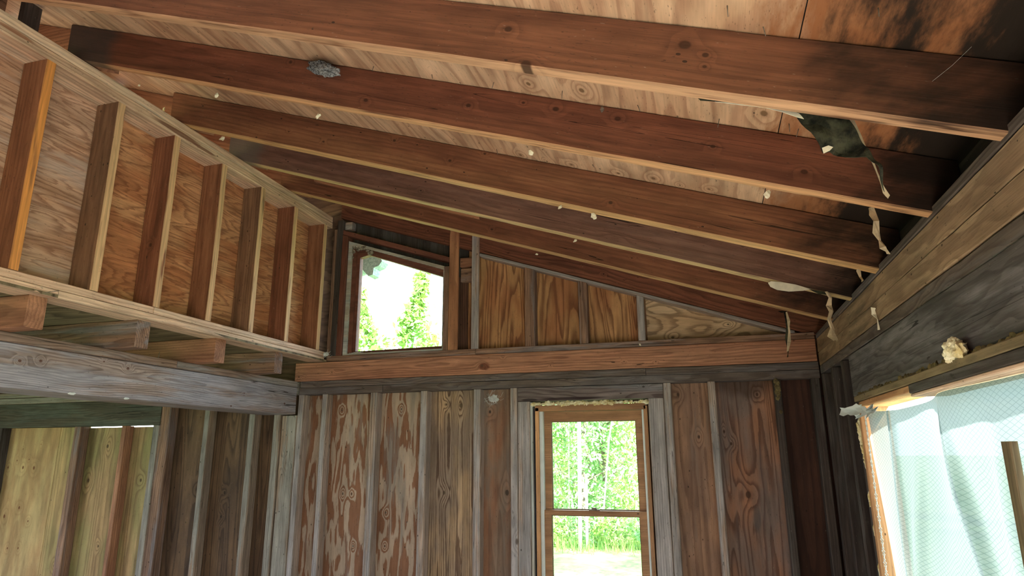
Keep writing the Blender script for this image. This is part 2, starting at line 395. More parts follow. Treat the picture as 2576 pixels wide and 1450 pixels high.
# ------------------------------------------------------------------ material palette
REDL, REDM, REDD = srgb(190, 128, 84), srgb(168, 104, 64), srgb(112, 58, 34)
GREY = srgb(142, 138, 138); GREYD = srgb(92, 88, 88)
M_stud_grey = wood('weathered stud wood', srgb(196, 164, 142), srgb(168, 140, 122), srgb(104, 76, 60), ring=(70, .5), grey=srgb(166, 162, 164), greyamt=.72, auto=.10, dirt=.35, crack=.8, flank=.65, fiber=.34)
M_stud_green = wood('greenish treated stud wood', srgb(176, 140, 112), srgb(150, 122, 100), srgb(90, 70, 54), ring=(70, .5), grey=srgb(154, 152, 146), greyamt=.76, auto=.10, dirt=.4, crack=.8, flank=.75, fiber=.32)
M_stud_brown = wood('brown grey stud wood', srgb(166, 122, 92), srgb(140, 104, 84), srgb(84, 54, 38), ring=(70, .5), grey=srgb(140, 132, 134), greyamt=.45, auto=.12, dirt=.45, crack=.8, flank=.4, fiber=.3)
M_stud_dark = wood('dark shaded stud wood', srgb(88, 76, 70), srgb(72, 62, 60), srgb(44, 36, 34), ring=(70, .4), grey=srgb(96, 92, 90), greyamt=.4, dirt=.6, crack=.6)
M_plate_grey = wood('grey brown plate wood', srgb(126, 108, 98), srgb(104, 90, 84), srgb(66, 52, 46), ring=(90, .55), warp=.03, grey=srgb(116, 110, 112), greyamt=.5, auto=.12, dirt=.4, crack=.8)
M_clere = wood('warm fir stud wood', srgb(206, 140, 88), srgb(176, 112, 68), srgb(128, 70, 40), ring=(60, .35), auto=.10, dirt=.12, blotch=.8)
M_pale = wood('pale plate wood', srgb(238, 202, 168), srgb(222, 178, 146), srgb(156, 100, 70), ring=(60, .4), auto=.12, dirt=.2, grey=srgb(200, 184, 172), greyamt=.2)
M_tail = wood('orange tail board wood', srgb(190, 128, 88), srgb(160, 104, 70), srgb(110, 64, 42), ring=(60, .4), dirt=.25)
M_dirty = wood('dark mouldy wood', srgb(70, 60, 52), srgb(52, 46, 42), srgb(30, 26, 24), ring=(70, .4), dirt=.7)
M_frame = wood('amber window wood', srgb(194, 140, 86), srgb(172, 120, 72), srgb(124, 66, 34), ring=(110, .5), fiber=.15, rough=.45, bump=.15)
M_frame_red = wood('red brown window wood', srgb(140, 82, 62), srgb(120, 68, 50), srgb(78, 40, 30), ring=(110, .4), fiber=.15, rough=.55)
M_trim_orange = wood('orange jamb wood', srgb(226, 164, 98), srgb(206, 144, 84), srgb(160, 100, 56), ring=(80, .4), fiber=.15, dirt=.1)
M_trim_olive = wood('olive stained trim wood', srgb(150, 128, 88), srgb(126, 106, 74), srgb(84, 66, 46), ring=(80, .4), dirt=.35)
M_foam = plain('yellow insulation foam', srgb(244, 218, 142), .9, .25, 14, c2=srgb(252, 246, 218), bump=.8)
M_foam_dirty = plain('dirty insulation foam', srgb(196, 176, 120), .9, .5, 30, c2=srgb(96, 84, 60), bump=.9)
M_paper = plain('kraft paper facing', srgb(196, 176, 146), .75, .2, 20)
M_paper_white = plain('white paper scrap', srgb(236, 228, 206), .7, .1, 20)
M_black = plain('black mineral felt', srgb(26, 26, 24), .9, .5, 25, c2=srgb(66, 66, 50), bump=.6)
M_nest = plain('grey wasp nest paper', srgb(120, 122, 122), .9, .4, 120, c2=srgb(176, 180, 180), bump=.8)
M_metal = plain('dull steel', srgb(120, 110, 100), .5, .3, 60)
M_web = plain('dusty cobweb', srgb(214, 216, 214), .9, .15, 40)
M_white = plain('white vinyl', srgb(226, 232, 232), .4, .05, 10)
M_darkfelt = plain('dark blue strip', srgb(40, 44, 60), .7, .4, 14)

m, g, out = new_mat('clear window glass')
gl = g.node('ShaderNodeBsdfGlossy', {'Color': (1, 1, 1), 'Roughness': .02}); tr = g.node('ShaderNodeBsdfTransparent', {'Color': (.95, .98, .97)})
fr = g.node('ShaderNodeFresnel', {'IOR': 1.45}); mx = g.node('ShaderNodeMixShader', {0: g.m('MULTIPLY', fr.outputs[0], .6)}); g.L.new(tr.outputs[0], mx.inputs[1]); g.L.new(gl.outputs[0], mx.inputs[2]); g.L.new(mx.outputs[0], out.inputs[0]); M_glass = m

# reinforced plastic sheeting: scrim of crossing threads in a milky film
m, g, out = new_mat('reinforced plastic film')
oc = g.node('ShaderNodeTexCoord').outputs['Object']; s = g.sep(oc)
wv = g.sep(g.vm('SUBTRACT', g.noise(g.vm('MULTIPLY', oc, (1, 2.5, 2.5)), 1, 2, .5, 0, out=1), (.5, .5, .5)))
a = g.m('MULTIPLY', g.m('MULTIPLY_ADD', wv[0], .12, s[1]), 27.0); b = g.m('MULTIPLY', g.m('MULTIPLY_ADD', wv[1], .06, s[2]), 62.0)
l1 = g.m('ABSOLUTE', g.m('SUBTRACT', g.m('FRACT', g.m('ADD', a, b)), .5)); l2 = g.m('ABSOLUTE', g.m('SUBTRACT', g.m('FRACT', g.m('SUBTRACT', a, b)), .5))
th = g.m('MAXIMUM', g.m('SUBTRACT', 1.0, g.step(l1, .02, .085)), g.m('SUBTRACT', 1.0, g.step(l2, .02, .085)))
fc = g.mix(g.m('MULTIPLY', th, .8), (.120, .148, .152), (.06, .085, .09))
tl = g.node('ShaderNodeBsdfTranslucent', {'Color': fc}); df = g.node('ShaderNodeBsdfDiffuse', {'Color': fc}); tp = g.node('ShaderNodeBsdfTransparent', {'Color': g.mix(.4, fc, (.4, .5, .45))})
gy = g.node('ShaderNodeBsdfGlossy', {'Roughness': .25})
m1 = g.node('ShaderNodeMixShader', {0: .30}); g.L.new(tl.outputs[0], m1.inputs[1]); g.L.new(df.outputs[0], m1.inputs[2])
m2 = g.node('ShaderNodeMixShader', {0: .13}); g.L.new(m1.outputs[0], m2.inputs[1]); g.L.new(tp.outputs[0], m2.inputs[2])
m3 = g.node('ShaderNodeMixShader', {0: .05}); g.L.new(m2.outputs[0], m3.inputs[1]); g.L.new(gy.outputs[0], m3.inputs[2])
g.L.new(m3.outputs[0], out.inputs[0]); M_film = m

# ================================================================== STRUCTURE
YB = .09           # sheathing plane behind the back studs
M_shell = ply('old outer sheathing', srgb(130, 96, 66), srgb(110, 80, 58), srgb(80, 54, 38), scale=(1, 3, 3))
M_floor = ply('dusty plywood floor', srgb(196, 184, 166), srgb(184, 172, 154), srgb(150, 134, 116), scale=(1, 1, 4), freq=12, contrast=.4, swap='xzy')
tag(link('floor', boxes_mesh([(-7.3, .85, -7.7, .12, -.05, 0)]), M_floor), kind='structure')
WB = [(-7.3, -1.12, .106, .125, -.4, 1.832), (-7.3, -2.68, .106, .125, 1.846, 3.62), (-2.68, -1.80, .106, .125, 1.846, 2.345),
      (-1.12, -.38, .106, .125, 1.94, 2.345), (-.38, .86, .106, .125, -.4, 2.345), (-1.80, -1.12, .106, .125, 1.846, 2.345), (-1.12, -.38, .106, .125, -.4, .05),
      (-1.80, .86, .106, .125, 2.345, 2.46), (-1.80, -1.0, .106, .125, 2.46, 3.0)]
wb = join_meshes([(boxes_mesh(WB), Matrix()), (prism([(-1.8, 2.46), (.86, 2.46), (-1.8, 3.34)], .1065, .1245), Matrix()),
                  (prism([(-2.68, 3.23), (-1.8, 2.94), (-1.8, 3.34), (-2.68, 3.62)], .1065, .1245), Matrix()), (prism([(-3.75, 3.40), (-2.68, 3.40), (-2.68, 3.638), (-3.75, 3.995)], .1262, .1362), Matrix())])
tag(link('wall_back', wb, M_shell), kind='structure')
tag(link('wall_right', boxes_mesh([(.811, .84, -3.7, .12, 1.83, 2.33), (.811, .84, -.98, .12, -.1, 1.83), (.811, .84, -3.7, -3.4, -.1, 1.83),
      (.811, .84, -3.4, -.98, -.1, .35), (.811, .84, -7.7, -7.0, -.1, 2.33), (.811, .84, -7.0, -3.8, 2.31, 2.33), (.811, .84, -3.8, -3.7, -.1, 2.33)]), M_dirty), kind='structure')  # near stretch left open: an unseen opening added to let daylight in
tag(link('wall_left', boxes_mesh([(-7.3, -7.27, -7.7, -4.5, 0, 2.3), (-7.3, -7.27, -4.5, -1.5, 0, .6), (-7.3, -7.27, -4.5, -1.5, 2.1, 2.3), (-7.3, -7.27, -1.5, .1, 0, 2.3)]), M_shell), kind='structure')
tag(link('wall_front', boxes_mesh([(-7.3, -5.6, -7.7, -7.67, 0, 2.3), (-5.6, -4.6, -7.7, -7.67, 2.05, 2.3), (-5.6, -4.6, -7.7, -7.67, 0, .9), (-4.6, .84, -7.7, -7.67, 0, 2.3), (-2.9, .84, -7.7, -7.67, 2.3, 3.7)]), M_shell), kind='structure')

# roof deck: one structure, plywood sheets as parts, seam at x = .31
ceil = empty('ceiling', (0, 0, 2.742)); tag(ceil, kind='structure')
DK = dict(c1=srgb(226, 186, 142), c2=srgb(206, 160, 116), line=srgb(160, 104, 70), contrast=.5, freq=7)
def deck_mat(nm, knots, **kw):
    d = dict(DK); d.update(kw); return ply(nm, knots=knots, knotcol=srgb(120, 92, 64), scale=(.8, 1, 7.0), swap='yzx', mold=(.44, .66, .97), dirt=.16, patch=.7, **d)
def deck_part(xa, xb, ya, yb, knots, nm, **kw):
    ca = math.cos(ANG); xm = (xa+xb)/2; ym = (ya+yb)/2; zm = 2.742 + .0075 - SL*xm
    kn = [(y-ym, (x-xm)*math.hypot(1, SL), r_) for (x, y, r_) in knots]
    me = lumber_mesh(math.hypot(1, SL)*(xb-xa), yb-ya, .012, n=2, wav=0, cham=.001)
    M = Matrix.Translation((xm, ym, zm)) @ Matrix.Rotation(ANG, 4, 'Y')
    return link('plywood_sheet', me, deck_mat(nm, kn, **kw), ceil, M)
deck_part(-3.75, .308, -1.35, .45, [], 'deck plywood rear', seed=3)
deck_part(-3.75, .308, -2.56, -1.353, [(-.757, -1.684, .016), (-.632, -1.666, .012), (-.512, -1.683, .014), (-.296, -1.684, .016), (-.139, -1.702, .018), (-.026, -1.681, .011), (.094, -1.698, .013), (-.333, -2.411, .022), (.259, -2.437, .026), (-.533, -2.402, .018)], 'deck plywood middle', seed=5)
deck_part(-3.75, .308, -7.7, -2.563, [], 'deck plywood near', seed=9)
deck_part(.311, 1.0, -2.56, .45, [], 'deck plywood eave rear', seed=11, c1=srgb(206, 152, 108))
deck_part(.311, 1.0, -7.7, -2.563, [], 'deck plywood eave near', seed=12, c1=srgb(206, 152, 108))
M_shingle = plain('dark roof covering', srgb(70, 72, 74), .9, .2, 20)
ca_ = math.cos(ANG); tag(link('roof_covering', lumber_mesh(5.0*math.hypot(1, SL), 8.2, .012, n=2, wav=0, cham=.001), M_shingle, None, Matrix.Translation((-1.35, -3.62, 2.742+.022+.005-SL*-1.35)) @ Matrix.Rotation(ANG, 4, 'Y')), kind='structure')
M_lowdeck = ply('low roof plywood', srgb(150, 132, 98), srgb(128, 110, 78), srgb(88, 68, 46), scale=(1.0, 1, 5), freq=10, dirt=.3, swap='xzy')
tag(link('ceiling', boxes_mesh([(-7.3, -2.80, -7.7, .12, 2.302, 2.316)]), M_lowdeck, M=Matrix.Translation((0, 0, -.0005))), kind='structure')

# clerestory wall on the left: plywood skin behind its studs
M_clply = ply('orange wavy plywood', srgb(222, 154, 96), srgb(198, 122, 66), srgb(132, 66, 30), kind='feather', freq=13, scale=(1.3, 1, 8.5), contrast=.55, patch=.35, dirt=.10, fiber=.26,
              grey=srgb(216, 170, 134), greyamt=.22)
M_clply2 = ply('pinkish feathered plywood', srgb(214, 166, 136), srgb(196, 142, 108), srgb(140, 84, 56), kind='feather', freq=13, scale=(1.5, 1, 9), contrast=.6, patch=.35, dirt=.12, fiber=.28,
              grey=srgb(206, 184, 176), greyamt=.46)
for (a, b2, mm) in ((-7.7, -3.912, M_clply2), (-3.91, -2.09, M_clply2), (-2.087, .09, M_clply)):
    board('wall_clerestory', (-2.960, -2.948), (a, b2), (2.32, 3.52), 'Y', mm, kind='structure', wav=0, cham=.001)

# ================================================================== RAFTERS
RAF = [
 ('nearest', (-2.865, -2.815), dict(c1=srgb(176, 108, 66), c2=srgb(156, 92, 56), dark=srgb(108, 58, 36), seed=21),
  [(-.475, 2.823, .022), (-.422, 2.694, .03), (.072, 2.633, .016), (.068, 2.598, .01), (.02, 2.674, .03)], 'wide brown roof rafter nearest the viewer, streaked with a water stain', -3.7),
 ('second', (-2.325, -2.275), dict(c1=srgb(180, 106, 66), c2=srgb(150, 84, 52), dark=srgb(98, 46, 28), seed=22),
  [(-1.246, 3.016, .018), (-.796, 2.919, .018), (-.574, 2.894, .011), (-.449, 2.847, .022), (-.221, 2.772, .02), (.096, 2.618, .016), (.372, 2.488, .02), (-1.939, 3.235, .01), (-1.622, 3.262, .014)],
  'knotty reddish roof rafter with dark weathered upper end, second from the viewer', -2.935),
 ('third', (-1.655, -1.585), dict(c1=srgb(190, 124, 72), c2=srgb(166, 100, 58), dark=srgb(116, 62, 34), seed=23),
  [(-1.45, 3.188, .015), (-1.32, 3.146, .01), (-1.138, 3.033, .016), (-.952, 3.044, .012), (-.344, 2.718, .018), (-2.095, 3.336, .01), (-1.872, 3.242, .013)],
  'orange brown roof rafter with small round knots, third from the viewer', -2.925),
 ('fourth', (-1.125, -1.065), dict(c1=srgb(178, 126, 100), c2=srgb(160, 110, 88), dark=srgb(106, 66, 50), seed=24),
  [(-1.692, 3.28, .012), (-1.53, 3.13, .012), (.255, 2.63, .014), (-.073, 2.721, .01)],
  'greyish brown roof rafter with a grey upper end, fourth from the viewer', -2.94),
 ('fifth', (-.605, -.535), dict(c1=srgb(188, 118, 70), c2=srgb(164, 96, 58), dark=srgb(116, 62, 36), seed=25),
  [(-1.251, 3.029, .016), (-1.759, 3.19, .01), (-.353, 2.754, .01)], 'orange brown roof rafter just in front of the gable wall', -2.9),
]
for nm, yy, pal, kn, lab, xa in RAF:
    xb = .808; b0, b1 = 2.549, 2.741
    xa2 = xa
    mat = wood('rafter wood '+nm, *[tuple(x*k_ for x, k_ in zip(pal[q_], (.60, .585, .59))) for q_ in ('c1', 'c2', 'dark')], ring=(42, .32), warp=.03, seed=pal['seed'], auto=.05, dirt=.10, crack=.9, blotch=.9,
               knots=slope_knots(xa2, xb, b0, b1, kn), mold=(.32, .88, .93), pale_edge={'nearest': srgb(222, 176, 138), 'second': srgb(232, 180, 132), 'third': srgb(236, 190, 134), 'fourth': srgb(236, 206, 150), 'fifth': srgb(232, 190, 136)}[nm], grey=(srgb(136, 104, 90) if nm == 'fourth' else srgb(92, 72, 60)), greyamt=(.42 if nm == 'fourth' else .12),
               stains=[(slope_knots(xa2, xb, b0, b1, [(-2.86, 3.62, 0)])[0][0], .0, .26, .4, .8, (srgb(66, 62, 60) if nm == 'second' else srgb(112, 104, 96)))] if nm in ('second', 'fourth') else [])
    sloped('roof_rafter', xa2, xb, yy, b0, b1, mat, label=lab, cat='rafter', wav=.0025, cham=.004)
# thin ribbon strip nailed to the fifth rafter
sloped('wood_strip', -2.6, -1.33, (-.632, -.606), 2.655, 2.672, M_clere, label='thin orange wood strip fixed along the face of the fifth rafter', cat='wood strip', cham=.002, wav=.002)
# gable rafter in the end wall
matF = wood('gable rafter wood', srgb(150, 88, 56), srgb(122, 66, 42), srgb(76, 34, 22), ring=(48, .5), warp=.04, seed=31, dirt=.5, crack=1.5, blotch=1.0, auto=.1, dirtcol=srgb(58, 26, 18),
            knots=slope_knots(-2.77, .71, 2.57, 2.741, [(-1.801, 3.30, .011), (-2.031, 3.32, .012), (-.667, 2.86, .012)]))
sloped('gable_rafter', -2.755, .80, (.022, .072), 2.565, 2.741, matF, label='dark stained rafter let into the gable end wall', cat='rafter', wav=.003)
# rafter tails beyond the clerestory and blocking at the far ends
for (y0, lab) in ((-2.27, 'orange tail board lapped behind the knotty second rafter'), (-1.58, 'brown tail board lapped behind the third rafter'), (-1.06, 'brown tail board lapped behind the grey fourth rafter'), (-.53, 'dark tail board lapped behind the fifth rafter')):
    if y0 < -2:
        o = link('rafter_tail', prism([(-3.29, 3.842), (-3.285, 3.80), (-3.06, 3.578), (-2.70, 3.457), (-2.70, 3.644)], y0+.002, y0+.046), M_tail); tag(o, lab, 'rafter tail')
    else: sloped('rafter_tail', -3.46, -2.68, (y0+.002, y0+.046), 2.552, 2.741, M_tail, label=lab, cat='rafter tail', plumb=False)
for (a, b2, lab) in ((-3.70, -2.84, 'dark blocking board at the eave beyond the nearest rafter'), (-2.81, -2.272, 'dark blocking board at the eave between the two nearest rafters'), (-2.222, -1.582, 'dark blocking board at the eave behind the second rafter end'), (-1.532, -1.062, 'dark blocking board at the eave behind the third rafter end'), (-1.012, -.532, 'dark blocking board at the eave behind the fourth rafter end'), (-.482, .0, 'dark blocking board at the eave next to the gable wall')):
    board('eave_blocking', (-3.52, -3.48), (a, b2), (3.45, 3.905), 'Y', M_dirty, label=lab, cat='blocking')
board('eave_post', (-3.03, -2.99), (-2.52, -2.44), (3.487, 3.735), 'Z', M_stud_dark, label='short grey block standing on the top plate in the upper left corner', cat='block')
board('eave_board', (-3.10, -3.06), (-3.6, -2.56), (3.487, 3.765), 'Y', M_stud_brown, label='stained grey board on edge behind the top plate, upper left corner', cat='board')

# ================================================================== CLERESTORY FRAMING
M_pale_st = wood('stained pale plate wood', srgb(236, 200, 166), srgb(218, 174, 140), srgb(150, 96, 66), ring=(60, .4), dirt=.2, auto=.1, grey=srgb(200, 184, 172), greyamt=.2,
    stains=[(.20, .0, .22, .018, .75, srgb(104, 52, 34)), (.42, -.01, .12, .012, .7, srgb(110, 56, 36)), (-.75, .01, .10, .012, .6, srgb(150, 84, 54))])
cp = empty('clerestory_top_plate', (-2.845, -1.5, 3.385)); tag(cp, 'pale doubled top plate running under the upper rafter ends', 'wall plate')
board('plate_board', (-2.945, -2.800), (-3.8, -.03), (3.385, 3.434), 'Y', M_pale_st, cp, wav=.0018)
board('plate_board', (-2.945, -2.802), (-3.8, -.03), (3.436, 3.484), 'Y', M_pale, cp, wav=.0018)
sp = empty('clerestory_sill_plate', (-2.845, -1.5, 2.30)); tag(sp, 'pale doubled sill plate under the row of upper studs', 'wall plate')
board('plate_board', (-2.945, -2.80), (-2.265, -.03), (2.300, 2.336), 'Y', M_pale, sp)
board('plate_board', (-2.945, -2.80), (-3.8, -2.268), (2.300, 2.336), 'Y', M_pale, sp)
board('plate_board', (-2.945, -2.798), (-1.715, -.03), (2.338, 2.374), 'Y', M_pale, sp)
board('plate_board', (-2.945, -2.80), (-3.8, -1.718), (2.338, 2.374), 'Y', M_pale, sp)
ords = ['thick warm upper stud at the left edge of the photo', 'second upper stud from the left, pale front edge', 'third upper stud from the left with one long oval knot',
        'fourth upper stud from the left, split pale foot', 'fifth upper stud from the left with small knots', 'sixth upper stud from the left, bright front edge',
        'upper stud closest to the small window corner']
CK = {2: [(-1.79, 2.728, .012)], 4: [(-1.016, 3.07, .008), (-1.06, 2.824, .006)]}
for i, e in enumerate((-2.462, -2.065, -1.678, -1.282, -.892, -.505, -.100)):
    z = (2.376, 3.384); x = (-2.945, -2.801); y = (e-.046, e)
    # wide face of these studs faces the viewer (local y-x), knots ride in local z = -(x)
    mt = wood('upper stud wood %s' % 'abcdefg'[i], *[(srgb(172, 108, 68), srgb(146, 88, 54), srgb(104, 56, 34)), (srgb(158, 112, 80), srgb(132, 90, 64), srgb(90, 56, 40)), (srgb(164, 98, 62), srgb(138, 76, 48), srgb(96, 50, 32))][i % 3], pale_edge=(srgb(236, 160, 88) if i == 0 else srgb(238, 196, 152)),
              ring=(58, .35), seed=40+i, auto=.12, dirt=.12, blotch=.8,
              knots=[(2.728-2.88, .0, .02)] if i == 2 else ([(3.07-2.88, .01, .012), (2.824-2.88, -.01, .010), (2.589-2.88, .02, .01)] if i == 4 else []))
    board('clerestory_stud', x, y, z, 'Z', mt, label=ords[i]+', above the sill plate', cat='stud', wav=.002, bowy=(.004 if i == 3 else 0))

# roof joists of the low roof, their sawn ends beyond the beam
jl = ['leftmost joist end under the sill plate, cut by the photo edge', 'second joist end from the left resting on the weathered beam', 'third joist end from the left resting on the weathered beam', 'joist with angled sawn end beside the orange back beam']
for i, (a, b2) in enumerate(((-2.362, -2.272), (-1.765, -1.675), (-1.167, -1.075), (-.575, -.487))):
    o = board('roof_joist', (-7.2, -2.85 if i < 3 else -2.847), (a, b2), (2.153, 2.300), 'X', M_stud_brown if i % 2 else M_tail, label=jl[i], cat='joist', n=30, cham=.004)
# beam
bm_ = empty('support_beam', (-3.17, -2, 1.9)); tag(bm_, 'big weathered grey beam crossing the left side under the joists', 'beam')
bx, by, bz = (-3.315, -3.03), (-7.6, -.012), (1.900, 2.105)
matB = wood('weathered beam wood', srgb(176, 154, 146), srgb(154, 132, 126), srgb(98, 74, 68), ring=(95, .6), warp=.03, seed=51, grey=srgb(172, 170, 182), greyamt=.62, dirt=.12, crack=1.8, auto=.03, blotch=.9, rough=.5,
            knots=loc_knots('Y', bx, by, bz, [(-2.214, 2.029, .016), (-2.113, 2.042, .016), (-1.61, 2.064, .018), (-1.767, 2.083, .010), (-.745, 1.917, .014), (-.625, 2.012, .010), (-.159, 1.973, .018)]), knotcol=srgb(96, 62, 50))
board('beam_timber', bx, by, bz, 'Y', matB, bm_, wav=.002, cham=.004)
matB2 = wood('beam cap wood', srgb(160, 130, 112), srgb(136, 108, 94), srgb(90, 62, 50), ring=(80, .55), warp=.03, seed=52, grey=srgb(150, 146, 146), greyamt=.5, dirt=.2, crack=.8)
board('beam_cap', (-3.315, -3.03), (-7.6, -1.262), (2.107, 2.152), 'Y', matB2, bm_)
board('beam_cap', (-3.315, -3.03), (-1.258, -.012), (2.107, 2.152), 'Y', matB2, bm_)

# ================================================================== BACK WALL FRAMING
ox, oy, oz = (-3.065, .712), (0.0, .089), (2.155, 2.299)
matO = wood('orange ledger beam wood', srgb(208, 144, 104), srgb(182, 116, 80), srgb(118, 64, 42), ring=(60, .5), warp=.03, seed=61, dirt=.18, dirtcol=srgb(70, 30, 20), crack=1.1, blotch=.9,
            knots=loc_knots('X', ox, oy, oz, [(-1.519, 2.219, .022), (-1.36, 2.27, .008), (-1.01, 2.20, .008), (-2.741, 2.217, .010), (-.497, 2.204, .009), (-.285, 2.195, .009), (-3.03, 2.19, .014)]), mold=(.75, 1.3, .6),
            stains=[(-1.50-(-1.1765), -.015, .05, .03, .7, srgb(92, 40, 24))])
board('wall_beam', ox, oy, oz, 'X', matO, label='long orange brown beam across the back wall below the small window', cat='beam', wav=.002)
board('gable_sill_plate', (-2.80, -1.573), (.006, .089), (2.301, 2.345), 'X', M_stud_brown, label='brown sill plate under the small slanted window', cat='wall plate')
board('gable_sill_plate', (-1.570, .712), (.006, .089), (2.301, 2.343), 'X', M_stud_brown, label='thin stained sill plate under the short gable studs', cat='wall plate')
pl = [((-3.012, -.357), (2.105, 2.153), 'upper grey plate directly below the orange beam, left length'), ((-.354, .715), (2.105, 2.153), 'upper grey plate directly below the orange beam, right length'),
      ((-3.016, -2.303), (2.050, 2.1035), 'lower grey plate, short left length meeting the beam end'), ((-2.300, .716), (2.050, 2.1035), 'lower grey plate with rippled grain above the tall studs and window')]
for x, z, lab in pl:
    board('wall_plate', x, (0.0, .089), z, 'X', M_plate_grey, label=lab, cat='wall plate', wav=.0035)
pl = [((-7.2, -3.03), (2.105, 2.150), 'upper dark plate seen beneath the weathered beam'), ((-7.2, -3.03), (2.052, 2.103), 'lower dark plate seen beneath the weathered beam')]
for x, z, lab in pl:
    board('wall_plate', x, (0.0, .089), z, 'X', M_stud_green, label=lab, cat='wall plate', wav=.003)

studs = [
 # x0,x1,z1,mat,label
 (-3.020, -2.972, 2.049, M_stud_grey, 'narrow grey stud at the right end of the weathered beam'),
 (-2.812, -2.768, 2.049, M_stud_grey, 'grey stud with pale flank, first left of the patchy plywood bay'),
 (-2.402, -2.345, 2.049, M_stud_grey, 'grey stud standing between the two patchy plywood bays'),
 (-1.993, -1.940, 2.049, M_stud_grey, 'grey stud left of the bay with strong rippled grain'),
 (-1.580, -1.527, 2.049, M_stud_grey, 'grey stud right of the bay with strong rippled grain'),
 (-1.307, -1.256, 2.049, M_stud_grey, 'full height grey stud left of the tall window'),
 (-1.253, -1.165, 1.951, M_stud_grey, 'wide grey trimmer stud carrying the header, left of the tall window'),
 (-.352, -.252, 1.951, M_stud_grey, 'wide grey trimmer stud carrying the header, right of the tall window'),
 (-.249, -.200, 2.049, M_stud_grey, 'full height grey stud right of the tall window'),
 (.036, .083, 2.049, M_stud_grey, 'slim bleached stud between the two knotty plywood bays'),
 (.442, .484, 2.049, M_stud_dark, 'slim dark stud with insulation stuck to its top'),
 (.664, .715, 2.049, M_stud_dark, 'dark corner stud where back wall meets right wall'),
 (-3.228, -3.168, 2.049, M_stud_green, 'pale greenish stud under the right part of the beam'),
 (-3.152, -3.024, 1.893, M_stud_green, 'wide greenish post holding up the beam end'),
 (-3.455, -3.400, 2.049, M_stud_green, 'greenish stud with orange flank under the beam'),
 (-3.880, -3.830, 2.049, M_stud_green, 'thin greenish stud with reddish flank left of the dark knotty bay'),
 (-4.310, -4.215, 2.049, M_stud_brown, 'wide grey brown stud right of the header end'),
 (-4.378, -4.314, 1.841, M_stud_green, 'dark green trimmer stud under the header end'),
 (-4.700, -4.655, 1.841, M_tail, 'orange stud beneath the header, right of the greenish knotty board'),
 (-5.206, -5.130, 1.841, M_stud_brown, 'purple grey stud beneath the header in the yellow plywood area'),
 (-6.09, -6.03, 1.841, M_stud_dark, 'dark stud at the lower left corner of the photo'),
 (-6.60, -6.54, 2.049, M_stud_green, 'green grey stud further left along the back wall'),
]
for (x0, x1, z1, mt, lab) in studs:
    board('wall_stud', (x0, x1), (0.0, .089), (0.0, z1), 'Z', mt, label=lab, cat='stud', wav=.0022, cham=.005)
board('window_header', (-1.251, -.251), (.0, .089), (1.953, 2.048), 'X', wood('header wood', srgb(138, 122, 120), srgb(120, 104, 102), srgb(66, 46, 44), ring=(70, .6), warp=.04, seed=71, grey=srgb(132, 130, 136), greyamt=.5,
      knots=[(.375, .03, .016)], stains=[(-.1, -.035, .30, .012, .8, srgb(40, 20, 24)), (-.42, -.038, .07, .012, .8, srgb(30, 18, 22))], crack=1.0), label='grey header board over the tall window with dark streaks', cat='header')
board('window_header', (-6.7, -4.314), (.0, .089), (1.843, 2.050), 'X', wood('dark green header wood', srgb(98, 88, 70), srgb(82, 76, 62), srgb(46, 40, 32), ring=(60, .5), warp=.04, seed=72, grey=srgb(92, 96, 86), greyamt=.5, dirt=.3, crack=2.2),
      label='deep dark green header timber over the yellow plywood, lower left', cat='header', wav=.003)

# sheathing panels seen between the studs
def panel(x0, x1, z0, z1, mat, lab, y=(YB+.001, YB+.015)):
    return board('sheathing_panel', (x0, x1), y, (z0, z1), 'Z', mat, label=lab, cat='plywood panel', wav=0, cham=.001, n=2)
def pk(x0, x1, z0, z1, pts): return loc_knots('Z', (x0, x1), (0, 0), (z0, z1), pts)
P = (-6.8, -5.46, 0, 1.846)
panel(*P, ply('yellow spotted plywood', srgb(206, 174, 104), srgb(188, 148, 84), srgb(160, 112, 58), kind='wavy', freq=6, scale=(.25, 1, 5), contrast=.3, seed=81, knotcol=srgb(110, 64, 36),
     knots=pk(*P, [(-6.0, 1.501, .014), (-5.823, 1.501, .02), (-5.698, 1.498, .022), (-5.79, 1.164, .02), (-5.946, 1.089, .024), (-5.665, 1.055, .014), (-5.847, .831, .014), (-5.726, .835, .014), (-5.907, 1.56, .011), (-5.77, 1.57, .011), (-5.86, 1.66, .008), (-5.66, 1.70, .007)])),
     'yellow plywood panel with rows of brown spots, lower left corner')
P = (-5.457, -5.14, 0, 1.846)
panel(*P, ply('yellow streaked plywood', srgb(196, 160, 92), srgb(168, 150, 84), srgb(124, 88, 48), kind='wavy', freq=9, scale=(.25, 1, 6), contrast=.4, seed=94, knots=pk(*P, [(-5.30, .712, .02)])), 'narrow yellow streaked plywood strip left of the purple grey stud')
P = (-5.137, -4.32, 0, 1.834)
panel(*P, ply('olive knotty plywood', srgb(190, 150, 92), srgb(160, 146, 80), srgb(112, 82, 46), kind='wavy', freq=9, scale=(.28, 1, 6), contrast=.5, seed=82, patch=.8,
     knots=pk(*P, [(-4.919, 1.679, .024), (-5.071, 1.394, .024), (-4.867, .877, .014), (-4.52, 1.40, .02)])), 'olive yellow plywood panel with large oval knot under the header')
P = (-4.316, -3.03, 0, 2.15)
panel(*P, ply('dark brown plywood', srgb(122, 90, 58), srgb(98, 72, 50), srgb(56, 38, 26), kind='wavy', freq=14, scale=(.32, 1, 6.5), contrast=.6, seed=83, dirt=.3, knots=pk(*P, [(-3.688, 1.311, .02), (-3.95, 1.33, .02), (-3.70, 1.13, .016)])),
     'dark brown plywood panel behind the greenish studs')
P = (-3.028, -1.965, 0, 2.15)
